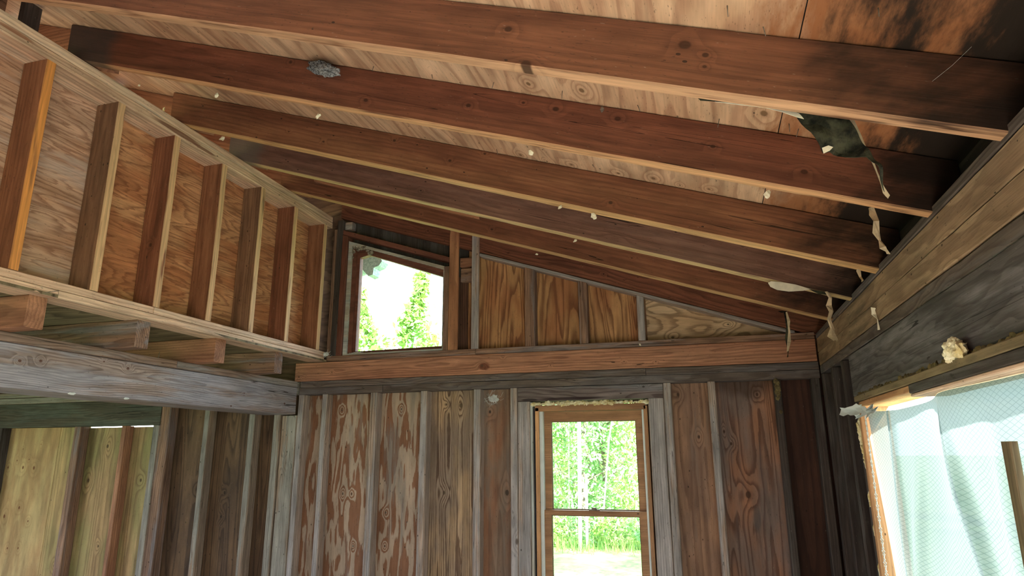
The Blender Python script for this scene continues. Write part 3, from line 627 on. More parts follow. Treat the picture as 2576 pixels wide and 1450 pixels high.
panel(*P, ply('patchy weathered plywood', srgb(186, 158, 134), srgb(148, 96, 62), srgb(110, 66, 44), kind='tongue', freq=4.6, scale=(1.7, 1, 10.0), contrast=.5, seed=84, grey=srgb(138, 132, 128), greyamt=.38,
     knots=pk(*P, [(-2.688, 1.93, .012), (-2.185, 1.928, .012), (-2.641, 1.314, .012), (-2.568, 1.314, .012), (-2.282, 1.187, .012), (-2.533, .949, .010), (-2.278, .956, .010)])),
     'weathered plywood panel with tongue shaped pale and orange patches')
P = (-1.962, -1.555, 0, 2.15)
panel(*P, ply('rippled grain plywood', srgb(202, 162, 116), srgb(160, 134, 112), srgb(84, 52, 34), kind='wavy', freq=19, scale=(.22, 1, 8.5), contrast=.8, seed=85, knots=pk(*P, [(-1.708, 1.946, .026), (-1.823, 1.954, .012), (-1.83, 1.33, .02)])),
     'plywood panel with bold rippled dark grain and round knot')
P = (-1.552, -1.10, 0, 2.15)
panel(*P, ply('faded brown plywood', srgb(150, 122, 100), srgb(164, 108, 72), srgb(92, 64, 48), kind='wavy', freq=9, scale=(.25, 1, 7), contrast=.4, seed=86, grey=srgb(128, 118, 110), greyamt=.4, knots=pk(*P, [(-1.484, 1.892, .016), (-1.36, 1.335, .028)])),
     'faded brown plywood panel with cobweb, left of the tall window')
P = (-.372, .062, 0, 2.15)
panel(*P, ply('orange knotty plywood', srgb(180, 132, 98), srgb(154, 116, 94), srgb(104, 68, 48), kind='wavy', freq=10, scale=(.26, 1, 7), contrast=.55, seed=87, grey=srgb(140, 122, 112), greyamt=.35,
     knots=pk(*P, [(-.159, 1.979, .018), (-.043, 1.699, .016)]), stains=[(1.40-1.075, .25, .06, .03, .5, srgb(200, 180, 140))]), 'orange brown plywood panel with two dark knots, right of tall window')
P = (.064, .462, 0, 2.15)
panel(*P, ply('big knot plywood', srgb(178, 118, 82), srgb(140, 116, 106), srgb(88, 52, 36), kind='wavy', freq=13, scale=(.3, 1, 7.5), contrast=.65, seed=88, grey=srgb(112, 100, 98), greyamt=.4, patch=.7,
     knots=pk(*P, [(.119, 1.732, .013), (.157, 1.654, .015), (.343, 1.965, .016), (.232, 1.34, .032)]), stains=[(2.05-1.075, 0.0, .12, .3, .6, srgb(64, 44, 30)), (1.18-1.075, -.01, .10, .025, .5, srgb(80, 82, 84))]), 'plywood panel with one large swirled knot, right part of back wall')
P = (.464, .81, 0, 2.15)
panel(*P, ply('dark red plywood', srgb(92, 58, 46), srgb(80, 50, 42), srgb(52, 34, 30), kind='wavy', freq=8, scale=(.35, 1, 7), contrast=.5, seed=89), 'dark reddish plywood panel in the right corner')
# gable panels
P = (-1.612, -.352, 2.30, 2.99)
def gpanel(poly, mat, lab):
    xs = [p[0] for p in poly]; zs = [p[1] for p in poly]; c = Vector(((min(xs)+max(xs))/2, YB+.008, (min(zs)+max(zs))/2))
    me = prism([(-(0)+(b2-c.z), -(a-c.x)) for a, b2 in poly], -.007, .007)   # local x = up, local z = -world x
    o = link('sheathing_panel', me, mat, None, Matrix.Translation(c) @ AX['Z'].to_4x4()); return tag(o, lab, 'plywood panel')
gpanel([(-1.66, 2.301), (-.342, 2.301), (-.342, 2.735-SL*-.342-.02), (-1.66, 2.72+SL*1.66)], ply('orange arched grain plywood', srgb(206, 146, 82), srgb(180, 112, 56), srgb(112, 60, 30), kind='wavy', freq=11, scale=(.8, 1, 8), contrast=.7, seed=91, dirt=.08), 'orange gable plywood with arched grain behind the short studs')
M_tan = ply('tan swirled plywood', srgb(220, 182, 138), srgb(200, 158, 112), srgb(112, 78, 48), kind='wavy', freq=17, scale=(1.6, 1, 4.5), contrast=.6, seed=92, dirt=.12, swap='zyx', knots=[(-.02, -.13, .012), (.35, -.20, .016)])
gpanel([(-.338, 2.301), (.70, 2.301), (.70, 2.49), (-.338, 2.835)], M_tan, 'tan triangular gable plywood with swirling level grain')
gpanel([(-2.66, 3.22), (-1.664, 2.90), (-1.664, 3.27), (-2.66, 3.60)], M_stud_dark, 'dark board recessed above the small slanted window')
gpanel([(-1.80, 2.301), (-1.664, 2.301), (-1.664, 2.90), (-1.80, 2.94)], wood('dim red ply', srgb(110, 70, 52), srgb(92, 58, 44), srgb(60, 36, 28), seed=93), 'dim reddish board in the narrow bay right of the small window')
# gable studs
def gz(x): return 2.549 - SL*x
gs_ = [(-2.800, -2.772, 3.384, M_stud_brown, 'thin brown stud tucked in the corner beside the last upper stud'), (-2.770, -2.722, 3.46, M_stud_dark, 'dark stud standing left of the small window frame'),
       (-2.720, -2.672, 3.33, M_frame_red, 'red brown trimmer stud left of the small window'),
       (-1.828, -1.789, 2.99, M_stud_brown, 'brown trimmer stud right of the small window'), (-1.787, -1.712, 3.28, M_clere, 'reddish stud rising to the rafters right of the small window'),
       (-1.605, -1.548, 3.235, M_stud_grey, 'grey stud rising to the rafters left of the short gable studs'), (-1.196, -1.120, 2.925, M_stud_brown, 'first short gable stud between orange plywood bays'),
       (-.800, -.738, 2.795, M_stud_brown, 'second short gable stud between orange plywood bays'), (-.394, -.345, 2.658, M_stud_grey, 'shortest gable stud, grey, beside the tan triangle')]
for (x0, x1, z1, mt, lab) in gs_:
    yy0 = .008 if x0 > -1.3 else 0.0
    y1 = .089 if z1 < 3.0 or x0 < -2 else .021
    z0 = 2.344
    sk = (0, 0)
    if x0 > -1.3: sk = (0, SL); z1 = 2.532 - SL*(x0+x1)/2
    if abs(x0+2.720) < .001: sk = (0, SL); z1 = 2.422 - SL*(x0+x1)/2
    board('gable_stud', (x0, x1), (yy0, y1), (z0, z1), 'Z', mt, label=lab, cat='stud', wav=.0015, skew=sk)
sloped('gable_top_plate', -1.545, .60, (.012, .089), 2.534, 2.560, M_stud_grey, label='thin grey sloping plate on top of the short gable studs', cat='wall plate', wav=.002)
sloped('window_header', -2.719, -1.790, (.004, .089), 2.425, 2.466, M_frame_red, label='red brown sloping header board over the small window', cat='header', wav=.002)
board('wood_block', (-1.709, -1.607), (.03, .089), (2.985, 3.055), 'X', M_tail, label='small wood block wedged between studs right of the small window', cat='block')
board('wood_block', (-1.709, -1.607), (.05, .089), (2.87, 2.975), 'X', M_stud_brown, label='lower brown block between the studs right of small window', cat='block')
board('wood_block', (-2.718, -2.655), (.03, .089), (3.385, 3.45), 'X', M_stud_grey, label='grey corner block above the small window top left', cat='block')

# ================================================================== RIGHT WALL FRAMING
M_ledge = wood('mottled tan ledger wood', srgb(182, 148, 112), srgb(160, 124, 92), srgb(112, 80, 58), ring=(60, .45), warp=.03, seed=101, dirt=.35, auto=.14, grey=srgb(128, 112, 92), greyamt=.35)
board('ledger_board', (.722, .762), (-3.65, -.004), (2.210, 2.298), 'Y', M_ledge, label='upper mottled tan board high on the right wall, under the rafter feet', cat='ledger', wav=.002)
board('ledger_board', (.722, .760), (-3.65, -.004), (2.125, 2.2075), 'Y', M_ledge, label='lower mottled tan board high on the right wall, below the long crack', cat='ledger', wav=.003)
board('cap_strip', (.719, .740), (-3.65, .0), (2.300, 2.330), 'Y', M_plate_grey, label='thin grey cap strip on top of the tan boards of the right wall', cat='wall plate')
board('eave_blocking', (.812, .84), (-7.0, .12), (2.332, 2.460), 'Y', M_dirty, label='black mouldy blocking above the right wall between rafter feet', cat='blocking')
board('wall_plate', (.724, .808), (-3.65, -.006), (2.073, 2.122), 'Y', M_plate_grey, label='grey plate of the right wall below the tan boards', cat='wall plate', wav=.003)
matH = wood('charcoal header wood', srgb(108, 100, 100), srgb(90, 86, 90), srgb(52, 48, 48), ring=(75, .55), warp=.04, seed=103, grey=srgb(130, 126, 130), greyamt=.5, dirt=.45, crack=1.8)
board('window_header', (.724, .808), (-3.65, -.852), (1.866, 2.070), 'Y', matH, label='wide charcoal grey header board over the plastic covered window', cat='header', wav=.003)
for (a, b2, z1, lab) in ((-.060, -.008, 2.070, 'dark stud of the right wall in the corner'), (-.372, -.322, 2.070, 'dark stud of the right wall, nearest the corner stud'), (-.682, -.632, 2.070, 'dark purple stud of the right wall with pale edge'), (-.945, -.856, 1.864, 'dark trimmer stud of the right wall beside the plastic covered window')):
    board('wall_stud', (.724, .808), (a, b2), (0, z1), 'Z', M_stud_dark, label=lab, cat='stud', wav=.0025)

# ================================================================== WINDOWS
def ring_mesh(outer, inner, y0, y1):
    n = len(outer); v = [(a, y, b) for y in (y0, y1) for poly in (outer, inner) for a, b in poly]; f = []
    for i in range(n):
        j = (i+1) % n
        f += [(i, j, n+j, n+i), (2*n+i, 3*n+i, 3*n+j, 2*n+j), (i, 2*n+i, 2*n+j, j), (n+i, n+j, 3*n+j, 3*n+i)]
    me = mesh_from(v, f); bm = bmesh.new(); bm.from_mesh(me); bmesh.ops.recalc_face_normals(bm, faces=bm.faces); bm.to_mesh(me); bm.free(); return me
def off(poly, d):                       # inset a polygon (counter-clockwise) by d
    n = len(poly); o = []
    for i in range(n):
        p0, p1, p2 = Vector(poly[i-1]), Vector(poly[i]), Vector(poly[(i+1) % n])
        a = (p1-p0).normalized(); b = (p2-p1).normalized(); na = Vector((-a.y, a.x)); nb = Vector((-b.y, b.x))
        k = (na+nb).normalized(); o.append(tuple(p1 + k*(d/max(.3, k.dot(na)))))
    return o
w1 = empty('window_1', (-2.2, .05, 2.35)); tag(w1, 'small slanted window under the rafters with red brown frame', kind='structure')
O = [(-2.669, 2.347), (-1.832, 2.347), (-1.832, 2.998), (-2.50, 3.222), (-2.669, 3.280)]
GLS = [(-2.578, 2.378), (-1.856, 2.386), (-1.856, 2.925), (-2.498, 3.158), (-2.578, 3.142)]
mid = [((a*.66+c*.34), (b*.66+d_*.34)) for (a, b), (c, d_) in zip(O, GLS)]
mid2 = [((a*.30+c*.70), (b*.30+d_*.70)) for (a, b), (c, d_) in zip(O, GLS)]
M_palew = wood('bleached jamb wood', srgb(206, 198, 182), srgb(180, 168, 150), srgb(120, 96, 76), ring=(80, .4), seed=111, grey=srgb(190, 196, 194), greyamt=.5, dirt=.2)
link('jamb', ring_mesh(O, mid, .018, .100), M_palew, w1)
link('window_frame', ring_mesh(mid, mid2, .038, .10), M_frame_red, w1)
link('glazing_stop', ring_mesh(mid2, GLS, .052, .10), M_frame_red, w1)
link('pane', prism(GLS, .070, .074), M_glass, w1)

w2 = empty('window_2', (-.76, .05, .3)); tag(w2, 'tall double hung window in the back wall', kind='structure')
def wb_(name, x, y, z, axis, mat, par=w2): return board(name, x, y, z, axis, mat, par, wav=0, cham=.002, n=2)
wb_('jamb_edge', (-1.163, -1.146), (.004, .10), (.30, 1.945), 'Z', M_palew)
wb_('flashing_strip', (-1.144, -1.129), (.03, .05), (.30, 1.90), 'Z', M_darkfelt)
wb_('side_jamb', (-1.128, -1.101), (.0, .12), (.30, 1.905), 'Z', M_trim_orange)
wb_('side_jamb', (-.384, -.360), (.0, .12), (.30, 1.905), 'Z', M_frame)
wb_('head_jamb', (-1.128, -.372), (.0, .12), (1.882, 1.922), 'X', M_frame)
wb_('window_sill', (-1.128, -.360), (-.01, .14), (.27, .30), 'X', M_frame)
wb_('track_liner', (-1.1005, -1.0755), (.012, .11), (.30, 1.881), 'Z', M_white)
wb_('track_liner', (-.3985, -.3845), (.012, .11), (.30, 1.881), 'Z', M_white)
def sash(name, x0, x1, z0, z1, y0, y1, st, tr_, br):
    o_ = [(x0, z0), (x1, z0), (x1, z1), (x0, z1)]; i_ = [(x0+st, z0+br), (x1-st, z0+br), (x1-st, z1-tr_), (x0+st, z1-tr_)]
    i2 = off(i_, .005)
    s_ = link(name, ring_mesh(o_, i_, y0, y1), M_frame, w2)
    ch = bpy.data.objects.new('glazing_bead', ring_mesh(i_, i2, y0+.012, y1-.005)); ch.data.materials.append(M_trim_olive); COL.objects.link(ch); ch.parent = s_
    p = bpy.data.objects.new('pane', prism(i2, (y0+y1)/2, (y0+y1)/2+.003)); p.data.materials.append(M_glass); COL.objects.link(p); p.parent = s_
    return s_
sash('upper_sash', -1.075, -.399, 1.204, 1.880, .054, .088, .046, .066, .028)
lo = sash('lower_sash', -1.075, -.399, .301, 1.231, .018, .052, .046, .032, .06)
lk = bpy.data.objects.new('sash_lock', join_meshes([(boxes_mesh([(-.775, -.705, .022, .046, 1.231, 1.239), (-.757, -.724, .024, .044, 1.239, 1.249)]), Matrix())])); lk.data.materials.append(M_metal); COL.objects.link(lk); lk.parent = lo

w3 = empty('window_3', (.75, -2.2, .35)); tag(w3, 'large opening in the right wall covered with plastic', kind='structure')
board('side_jamb', (.705, .83), (-1.035, -.998), (.38, 1.818), 'Z', M_trim_orange, w3, wav=.001, n=3)
board('side_jamb', (.705, .83), (-3.395, -3.36), (.38, 1.818), 'Z', M_trim_orange, w3, wav=.001, n=3)
board('sill_board', (.705, .83), (-3.395, -.998), (.35, .38), 'Y', M_trim_orange, w3, wav=.001, n=3)
board('head_trim', (.698, .742), (-3.40, -.985), (1.829, 1.856), 'Y', M_trim_olive, w3, wav=.0015)
board('head_jamb', (.705, .83), (-1.872, -1.036), (1.803, 1.828), 'Y', M_trim_orange, w3, wav=.001)
board('head_jamb', (.699, .83), (-3.36, -1.876), (1.797, 1.828), 'Y', M_stud_dark, w3, wav=.001)
board('batten', (.702, .82), (-3.355, -1.878), (1.785, 1.796), 'Y', M_pale, w3, wav=.001)

# plastic sheet with folds
def film_x(y, z):
    t = y + 2.05; dz = 1.79 - z
    x = .758 - .010*math.sin(11*y + 3.2*z) - .016*math.sin(5.2*(y+.42*dz)+.6) - .018*noise.noise(Vector((y*2.4, z*1.5, 2)))
    f1 = y + 2.00 + .30*dz; x -= .038*math.exp(-(f1/.05)**2)*min(1, dz*3)          # long fold hanging from the head
    f2 = y + 2.42 + .12*dz; x -= .022*math.exp(-(f2/.07)**2)*min(1, dz*3)
    f3 = y + 1.33 + .10*dz; x -= .022*math.exp(-(f3/.035)**2)
    f4 = y + 1.62 - .22*dz; x -= .018*math.exp(-(f4/.05)**2)*min(1, dz*2)
    return x + .004
NY, NZ = 130, 80; v = []; f = []
for i in range(NY+1):
    y = -1.045 - 2.31*i/NY
    zt = 1.784 if y < -1.88 else 1.784 - .028*math.sin(PI*(y+1.88)/.85)*.6
    for k in range(NZ+1):
        z = zt - (zt-.40)*k/NZ; v.append((film_x(y, z), y, z))
for i in range(NY):
    for k in range(NZ):
        a = i*(NZ+1)+k; f.append((a, a+1, a+NZ+2, a+NZ+1))
film = link('plastic_sheet', mesh_from(v, f, smooth=True), M_film); tag(film, 'milky reinforced plastic sheet with folds covering the right window opening', 'plastic sheet')
def ribbon_mesh(pts, widths, side, thick=.0012, jit=.0, seed=0):
    """strip along pts; side = world direction(s) of its width"""
    bm = bmesh.new(); rows = []; n = len(pts)
    for i, p in enumerate(pts):
        p = Vector(p); s_ = Vector(side[i] if isinstance(side[0], (tuple, list)) else side).normalized()
        t = (Vector(pts[min(n-1, i+1)]) - Vector(pts[max(0, i-1)])).normalized(); nn = t.cross(s_).normalized(); w_ = widths[i]
        row = []
        for q in (-.5, -.17, .17, .5):
            j = jit*noise.noise(Vector((i*.9+seed, q*3, seed)))
            row.append(p + s_*(w_*q + j) + nn*(.25*w_*math.cos(q*3)+j))
        rows.append((row, nn))
    top = [[bm.verts.new(c) for c in r] for r, _ in rows]; bot = [[bm.verts.new(c - nn*thick) for c in r] for r, nn in rows]
    for i in range(n-1):
        for k in range(3):
            bm.faces.new((top[i][k], top[i][k+1], top[i+1][k+1], top[i+1][k])); bm.faces.new((bot[i][k], bot[i+1][k], bot[i+1][k+1], bot[i][k+1]))
        bm.faces.new((top[i][0], top[i+1][0], bot[i+1][0], bot[i][0])); bm.faces.new((top[i][3], bot[i][3], bot[i+1][3], top[i+1][3]))
    for i in (0, n-1):
        for k in range(3): bm.faces.new((top[i][k], bot[i][k], bot[i][k+1], top[i][k+1]))
    bmesh.ops.recalc_face_normals(bm, faces=bm.faces)
    me = bpy.data.meshes.new('ribbon'); bm.to_mesh(me); bm.free(); return me
# thick woven hem down the jamb (crossed cords) and torn bunch at the corner
cords = []
for ph in (0, PI):
    pts = [(.722 + .004*math.cos(z*260+ph), -1.052 + .012*math.sin(z*130+ph)*1.0, z) for z in [1.77 - i*.012 for i in range(112)]]
    cords.append((tube_mesh(pts, .0022, 4), Matrix()))
hem = link('hem_cord', join_meshes(cords), M_white, film)
tuft = join_meshes([(ribbon_mesh([(.712-.01*i, -1.10+.028*i, 1.792+.003*math.sin(i)) for i in range(8)], [.05, .045, .05, .04, .045, .04, .045, .03], (0, .25, 1), jit=.02, seed=3), Matrix()),
                    (ribbon_mesh([(.715-.004*i, -1.30+.05*i, 1.778+.006*math.sin(i*2)) for i in range(7)], [.02, .03, .035, .04, .04, .05, .045], (0, .2, 1), jit=.03, seed=8), Matrix())])
link('torn_corner', tuft, M_white, film)
board('wood_batten', (.690, .708), (-2.642, -2.592), (.05, 1.622), 'Z', M_trim_olive, label='upright brown batten standing in front of the plastic sheet at right edge', cat='batten', wav=.002, n=12)

# ================================================================== INSULATION FOAM
def foam_run(name, pts, sizes, mat, label, stretch=(1, 1, 1), sub=3):
    ls = []
    for i, (p, s_) in enumerate(zip(pts, sizes)):
        ls.append((lump_mesh(s_*stretch[0], s_*stretch[1], s_*stretch[2], i*3.7+p[1], sub, .5, 2.4), Matrix.Translation(p)))
    o = link(name, join_meshes(ls), mat); return tag(o, label, 'insulation')
q = random.Random(5)
xs = [-1.135 + i*.0335 for i in range(24)]
foam_run('insulation_foam', [(x, .012, 1.932+q.uniform(-.005, .003)) for x in xs], [q.uniform(.013, .025) for _ in xs], M_foam, 'yellow crumbled foam stuffed above the tall window', (1.2, .9, .75))
ys = [-.97 - i*.035 for i in range(66)]
foam_run('insulation_foam', [(.728, y, 1.862+q.uniform(-.004, .004)) for y in ys], [q.uniform(.010, .019) for _ in ys], M_foam_dirty, 'crumbly yellow foam line above the trim of the plastic covered window', (.8, 1.2, .8), 2)
foam_run('insulation_chunk', [(.70, -2.36, 1.885), (.695, -2.41, 1.875), (.70, -2.33, 1.87), (.69, -2.40, 1.895)], [.030, .026, .024, .018], M_foam, 'big torn chunk of yellow foam above the plastic covered window', (.8, 1.1, .9))
foam_run('insulation_foam', [(.715, -.975, 1.73), (.712, -.978, 1.712), (.713, -.978, 1.690), (.713, -.978, 1.668), (.714, -.98, 1.645), (.714, -.98, 1.622), (.716, -.982, 1.598), (.716, -.982, 1.575), (.716, -.982, 1.552), (.716, -.982, 1.53)], [.018, .024, .024, .022, .020, .020, .018, .016, .015, .012], M_foam, 'yellow foam bulging out beside the upper jamb of the plastic covered window', (.7, .9, 1.2))
for z_, s_, lab in ((1.385, .019, 'upper pale foam dab on the jamb of the plastic covered window'), (1.25, .014, 'middle pale foam dab on the jamb of the plastic covered window'), (1.08, .016, 'lowest pale foam dab on the jamb of the plastic covered window')):
    foam_run('insulation_dab', [(.716, -.984, z_)], [s_], M_foam, lab, (.7, .9, 1.9))
foam_run('insulation_crust', [(.455, -.006, 2.038), (.462, -.008, 2.022), (.458, -.006, 2.004), (.464, -.008, 1.986), (.457, -.006, 1.968), (.462, -.006, 1.95), (.455, -.004, 1.93)], [.016, .017, .017, .016, .016, .014, .012], M_foam_dirty, 'pale foam crust on top of the slim dark stud in the right corner', (.9, .5, 1.1))
foam_run('insulation_crust', [(.466, -.004, 1.845)], [.011], M_foam_dirty, 'tiny pale foam crumb lower on the slim dark stud', (.9, .5, 1.1))
for (x_, z_, s_, lab) in ((-2.62, 3.345, .02, 'foam scrap in the gap above the small window, farthest left'), (-2.55, 3.32, .014, 'second foam scrap from the left above the small window'), (-2.44, 3.29, .011, 'third foam scrap from the left above the small window'), (-2.38, 3.275, .010, 'tiny fourth foam scrap above the small window'), (-2.18, 3.185, .026, 'largest foam scrap above the small window, farthest right')):
    foam_run('foam_scrap', [(x_, .07, z_)], [s_], M_foam_dirty, lab, (1, .5, 1))

# ================================================================== THINGS ON THE RAFTERS
def at(px, py, Y):
    d_ = _f + _r*((px-1288)/1651.76) - _u*((py-725)/1651.76); o_ = Vector((0, -4.5, 1.6)); return o_ + d_*((Y+4.5)/d_.y)
# torn felt flap hanging from the nearest rafter
def flap(name, poly, Y, thick, mat, label=None, cat=None, parent=None, amp=.02, seed=1, bend=0.):
    P3 = [at(px, py, Y) for px, py in poly]
    bm = bmesh.new(); vs_ = [bm.verts.new(p) for p in P3]; fc = bm.faces.new(vs_)
    bmesh.ops.triangulate(bm, faces=[fc])
    for _ in range(3): bmesh.ops.subdivide_edges(bm, edges=[e for e in bm.edges if e.calc_length() > .012], cuts=1, use_grid_fill=False); bmesh.ops.triangulate(bm, faces=bm.faces[:])
    zt = max(p.z for p in P3)
    for v_ in bm.verts:
        k = min(1, (zt - v_.co.z)*8)
        v_.co.y += amp*k*(noise.noise(v_.co*9 + Vector((seed, 0, 0))) + .5*noise.noise(v_.co*24 + Vector((seed, 5, 0)))) + bend*(zt-v_.co.z)
    ex = bmesh.ops.extrude_face_region(bm, geom=bm.faces[:])
    for v_ in [e for e in ex['geom'] if isinstance(e, bmesh.types.BMVert)]: v_.co.y += thick
    bmesh.ops.recalc_face_normals(bm, faces=bm.faces)
    me = bpy.data.meshes.new(name); bm.to_mesh(me); bm.free()
    o = link(name, me, mat, parent); return tag(o, label, cat)
fl = empty('torn_felt_flap', at(2010, 285, -2.79)); tag(fl, 'torn black felt flap with cream edges hanging under the nearest rafter', 'torn felt')
flap('felt', [(1985, 266), (2010, 288), (2036, 300), (2058, 306), (2064, 338), (2072, 378), (2092, 370), (2108, 374), (2130, 393), (2156, 398), (2176, 402), (2196, 428), (2208, 455), (2226, 482), (2204, 424), (2182, 380), (2160, 335), (2138, 300), (2128, 290), (2130, 277), (2060, 274)], -2.79, .003, M_black, parent=fl, amp=.05, seed=2)
flap('paper_backing', [(2132, 292), (2147, 288), (2150, 304), (2168, 342), (2186, 384), (2206, 436), (2222, 468), (2240, 490), (2236, 497), (2222, 484), (2204, 440), (2182, 390), (2160, 345), (2142, 312)], -2.775, .002, M_paper, parent=fl, amp=.02, seed=5)
flap('paper_edge', [(1775, 242), (1800, 246), (1870, 254), (1930, 262), (1975, 272), (2010, 286), (2022, 300), (2005, 296), (1968, 282), (1925, 270), (1865, 264), (1800, 256)], -2.797, .002, M_paper_white, parent=fl, amp=.006, seed=6)
flap('curled_end', [(2068, 372), (2084, 366), (2096, 370), (2088, 378), (2072, 386)], -2.80, .002, M_paper_white, parent=fl, amp=.01, seed=7)
flap('felt', [(1752, 243), (1770, 240), (1800, 244), (1870, 252), (1990, 262), (2128, 276), (2128, 288), (2040, 284), (1980, 270), (1860, 258), (1790, 252), (1762, 252)], -2.805, .003, M_black, parent=fl, amp=.004, seed=9)
def hang(px, Y, widths, label, mat=M_paper, seed=1, side=(1, .2, 0), name='paper_strip'):
    pts = []
    for i, (x, y) in enumerate(px):
        p = at(x, y, Y); p.y += .012*math.sin(i*1.9+seed); pts.append(tuple(p))
    return tag(link(name, ribbon_mesh(pts, widths, side, jit=.012, seed=seed), mat), label, 'torn paper')
hang([(2190, 520), (2193, 540), (2198, 560), (2204, 585), (2212, 605), (2222, 625), (2232, 640)], -2.27, [.006, .014, .018, .012, .01, .012, .006], 'thin twisted paper shred hanging from the end of the knotty second rafter')
hang([(2078, 735), (2086, 750), (2084, 768), (2090, 785), (2086, 805), (2092, 825), (2094, 845), (2098, 860)], -1.14, [.010, .018, .014, .020, .018, .026, .034, .030], 'long curled paper strip hanging beside the right wall boards', seed=4)
hang([(1962, 785), (1975, 783), (1979, 800), (1980, 825), (1982, 850), (1981, 872), (1980, 900)], -.62, [.014, .012, .012, .012, .012, .010, .004], 'dark curled paper strip hanging in front of the orange beam end', mat=M_black, seed=6)
hang([(1979, 785), (1984, 810), (1986, 835), (1984, 860), (1981, 885)], -.64, [.006, .008, .010, .008, .004], 'tan paper sliver hanging beside the dark curled strip', seed=9)
hang([(2158, 668), (2160, 682), (2165, 696), (2170, 708)], -1.60, [.004, .006, .006, .004], 'short paper shred at the end of the third rafter', seed=11)
hang([(2196, 775), (2199, 790), (2206, 805), (2209, 832)], -1.52, [.010, .014, .012, .006], 'cream paper shred stuck to the tan boards of the right wall', mat=M_paper_white, seed=12)
flap('paper_scrap', [(1932, 712), (1940, 708), (1965, 710), (2000, 716), (2040, 728), (2020, 732), (1985, 734), (1955, 730), (1938, 722)], -1.13, .002, M_paper_white, label='bright torn paper scrap clinging to the lower edge of the fourth rafter', cat='torn paper', amp=.01, seed=3)
flap('paper_scrap', [(2035, 728), (2078, 735), (2082, 742), (2060, 740)], -1.132, .002, M_black, label='dark sliver of facing trailing from the bright paper scrap', cat='torn paper', amp=.004, seed=3)
SCR = [((545, 240), -2.26, .014, 'white fluff caught between second and third rafter, upper left'), ((800, 292), -2.26, .012, 'small torn white scrap on a nail below the second rafter'), ((560, 348), -1.60, .016, 'thin white shred hanging from the upper end of the third rafter'),
       ((1495, 546), -1.61, .016, 'white fluff hanging under the middle of the third rafter'), ((412, 275), -1.66, .012, 'yellow green foam crumb beside the third rafter end'), ((1447, 606), -1.10, .010, 'tiny white scrap under the middle of the fourth rafter'),
       ((1350, 640), -.57, .008, 'tiny white crumb under the fifth rafter'), ((1335, 385), -2.27, .012, 'white fluff under the middle of the second rafter'), ((1930, 490), -2.27, .014, 'bluish white scrap under the right part of the second rafter'),
       ((1408, 522), -1.62, .010, 'small flattened white scrap on the third rafter edge'), ((350, 215), -2.27, .008, 'small pale crumb at the foot of the second rafter upper end'), ((1610, 868), -.01, .008, 'small pale shred curling off the orange beam under the gable studs'),
       ((1515, 276), -2.33, .010, 'small grey metal clip at the top edge of the knotty second rafter')]
for i, ((px, py), Y, s_, lab) in enumerate(SCR):
    mt = M_foam if 'foam' in lab else (M_metal if 'metal' in lab else M_paper_white)
    o = link('metal_clip' if 'metal' in lab else ('foam_crumb' if 'foam' in lab else 'paper_shred'), lump_mesh(s_*.7, s_*.35, s_, i*2.3, 2, .9, 2.2), mt, None, Matrix.Translation(at(px, py, Y)) @ Matrix.Rotation(i*.8, 4, 'Y'))
    tag(o, lab, 'metal clip' if 'metal' in lab else 'scrap')
# roofing nails sticking through the deck
NL = [(-1.2, -2.356), (-.938, -2.363), (-.675, -2.375), (-.41, -2.386), (-.147, -2.366), (.124, -2.355), (.333, -2.395), (.365, -2.37), (.454, -3.007), (.132, -2.965), (.22, -2.893), (-.877, -1.70), (-.408, -1.731)]
nq = random.Random(3)
OR = ['first', 'second', 'third', 'fourth', 'fifth', 'sixth', 'seventh', 'last']
NB = {0: [OR[k]+' nail tip from the left poking through the plywood between the two nearest rafters' for k in range(8)], 1: None}
NLAB = NB[0] + ['bent nail tip near the mouldy stain in the top right plywood', 'nail tip left of the plywood seam above the nearest rafter', 'nail tip close to the plywood seam above the nearest rafter', 'left nail tip in the plywood between second and third rafters', 'right nail tip in the plywood between second and third rafters']
for (x, y), lab in zip(NL, NLAB):
    z = 2.742 - SL*x; a = Vector((x, y, z+.004)); b = a + Vector((nq.uniform(-.012, .012), nq.uniform(-.012, .012), -nq.uniform(.020, .034)))
    tag(link('roofing_nail', tube_mesh([a, b], [.0016, .0010], 5), M_metal), lab, 'nail', 'nail tips poking through the roof plywood')
for (p, d_, lab) in (((-2.80, -2.33, 2.31), (.02, .05, .02), 'bent nail at the joint of the sill plate, left'), ((-3.02, -1.42, 2.15), (0.0, .004, .035), 'nail standing on the weathered beam between joists')):
    a = Vector(p); tag(link('nail', tube_mesh([a, a+Vector(d_)], [.002, .0014], 5), M_metal), lab, 'nail')
for (p, lab) in (((-3.024, -1.93, 1.901), 'left white paint chip on the lower edge of the weathered beam'), ((-3.024, -1.60, 1.902), 'right white paint chip on the lower edge of the weathered beam')):
    tag(link('paint_chip', lump_mesh(.004, .022, .006, p[1], 2, .5, 3), M_white, None, Matrix.Translation(p)), lab, 'paint chip')
tag(link('cobweb_strand', tube_mesh([at(2484, 28, -2.93), at(2476, 60, -2.92), at(2450, 112, -2.90), at(2395, 165, -2.885), at(2345, 205, -2.875)], [.0003]*5, 4), M_web), 'single dusty cobweb strand in the dark upper right corner', 'cobweb')
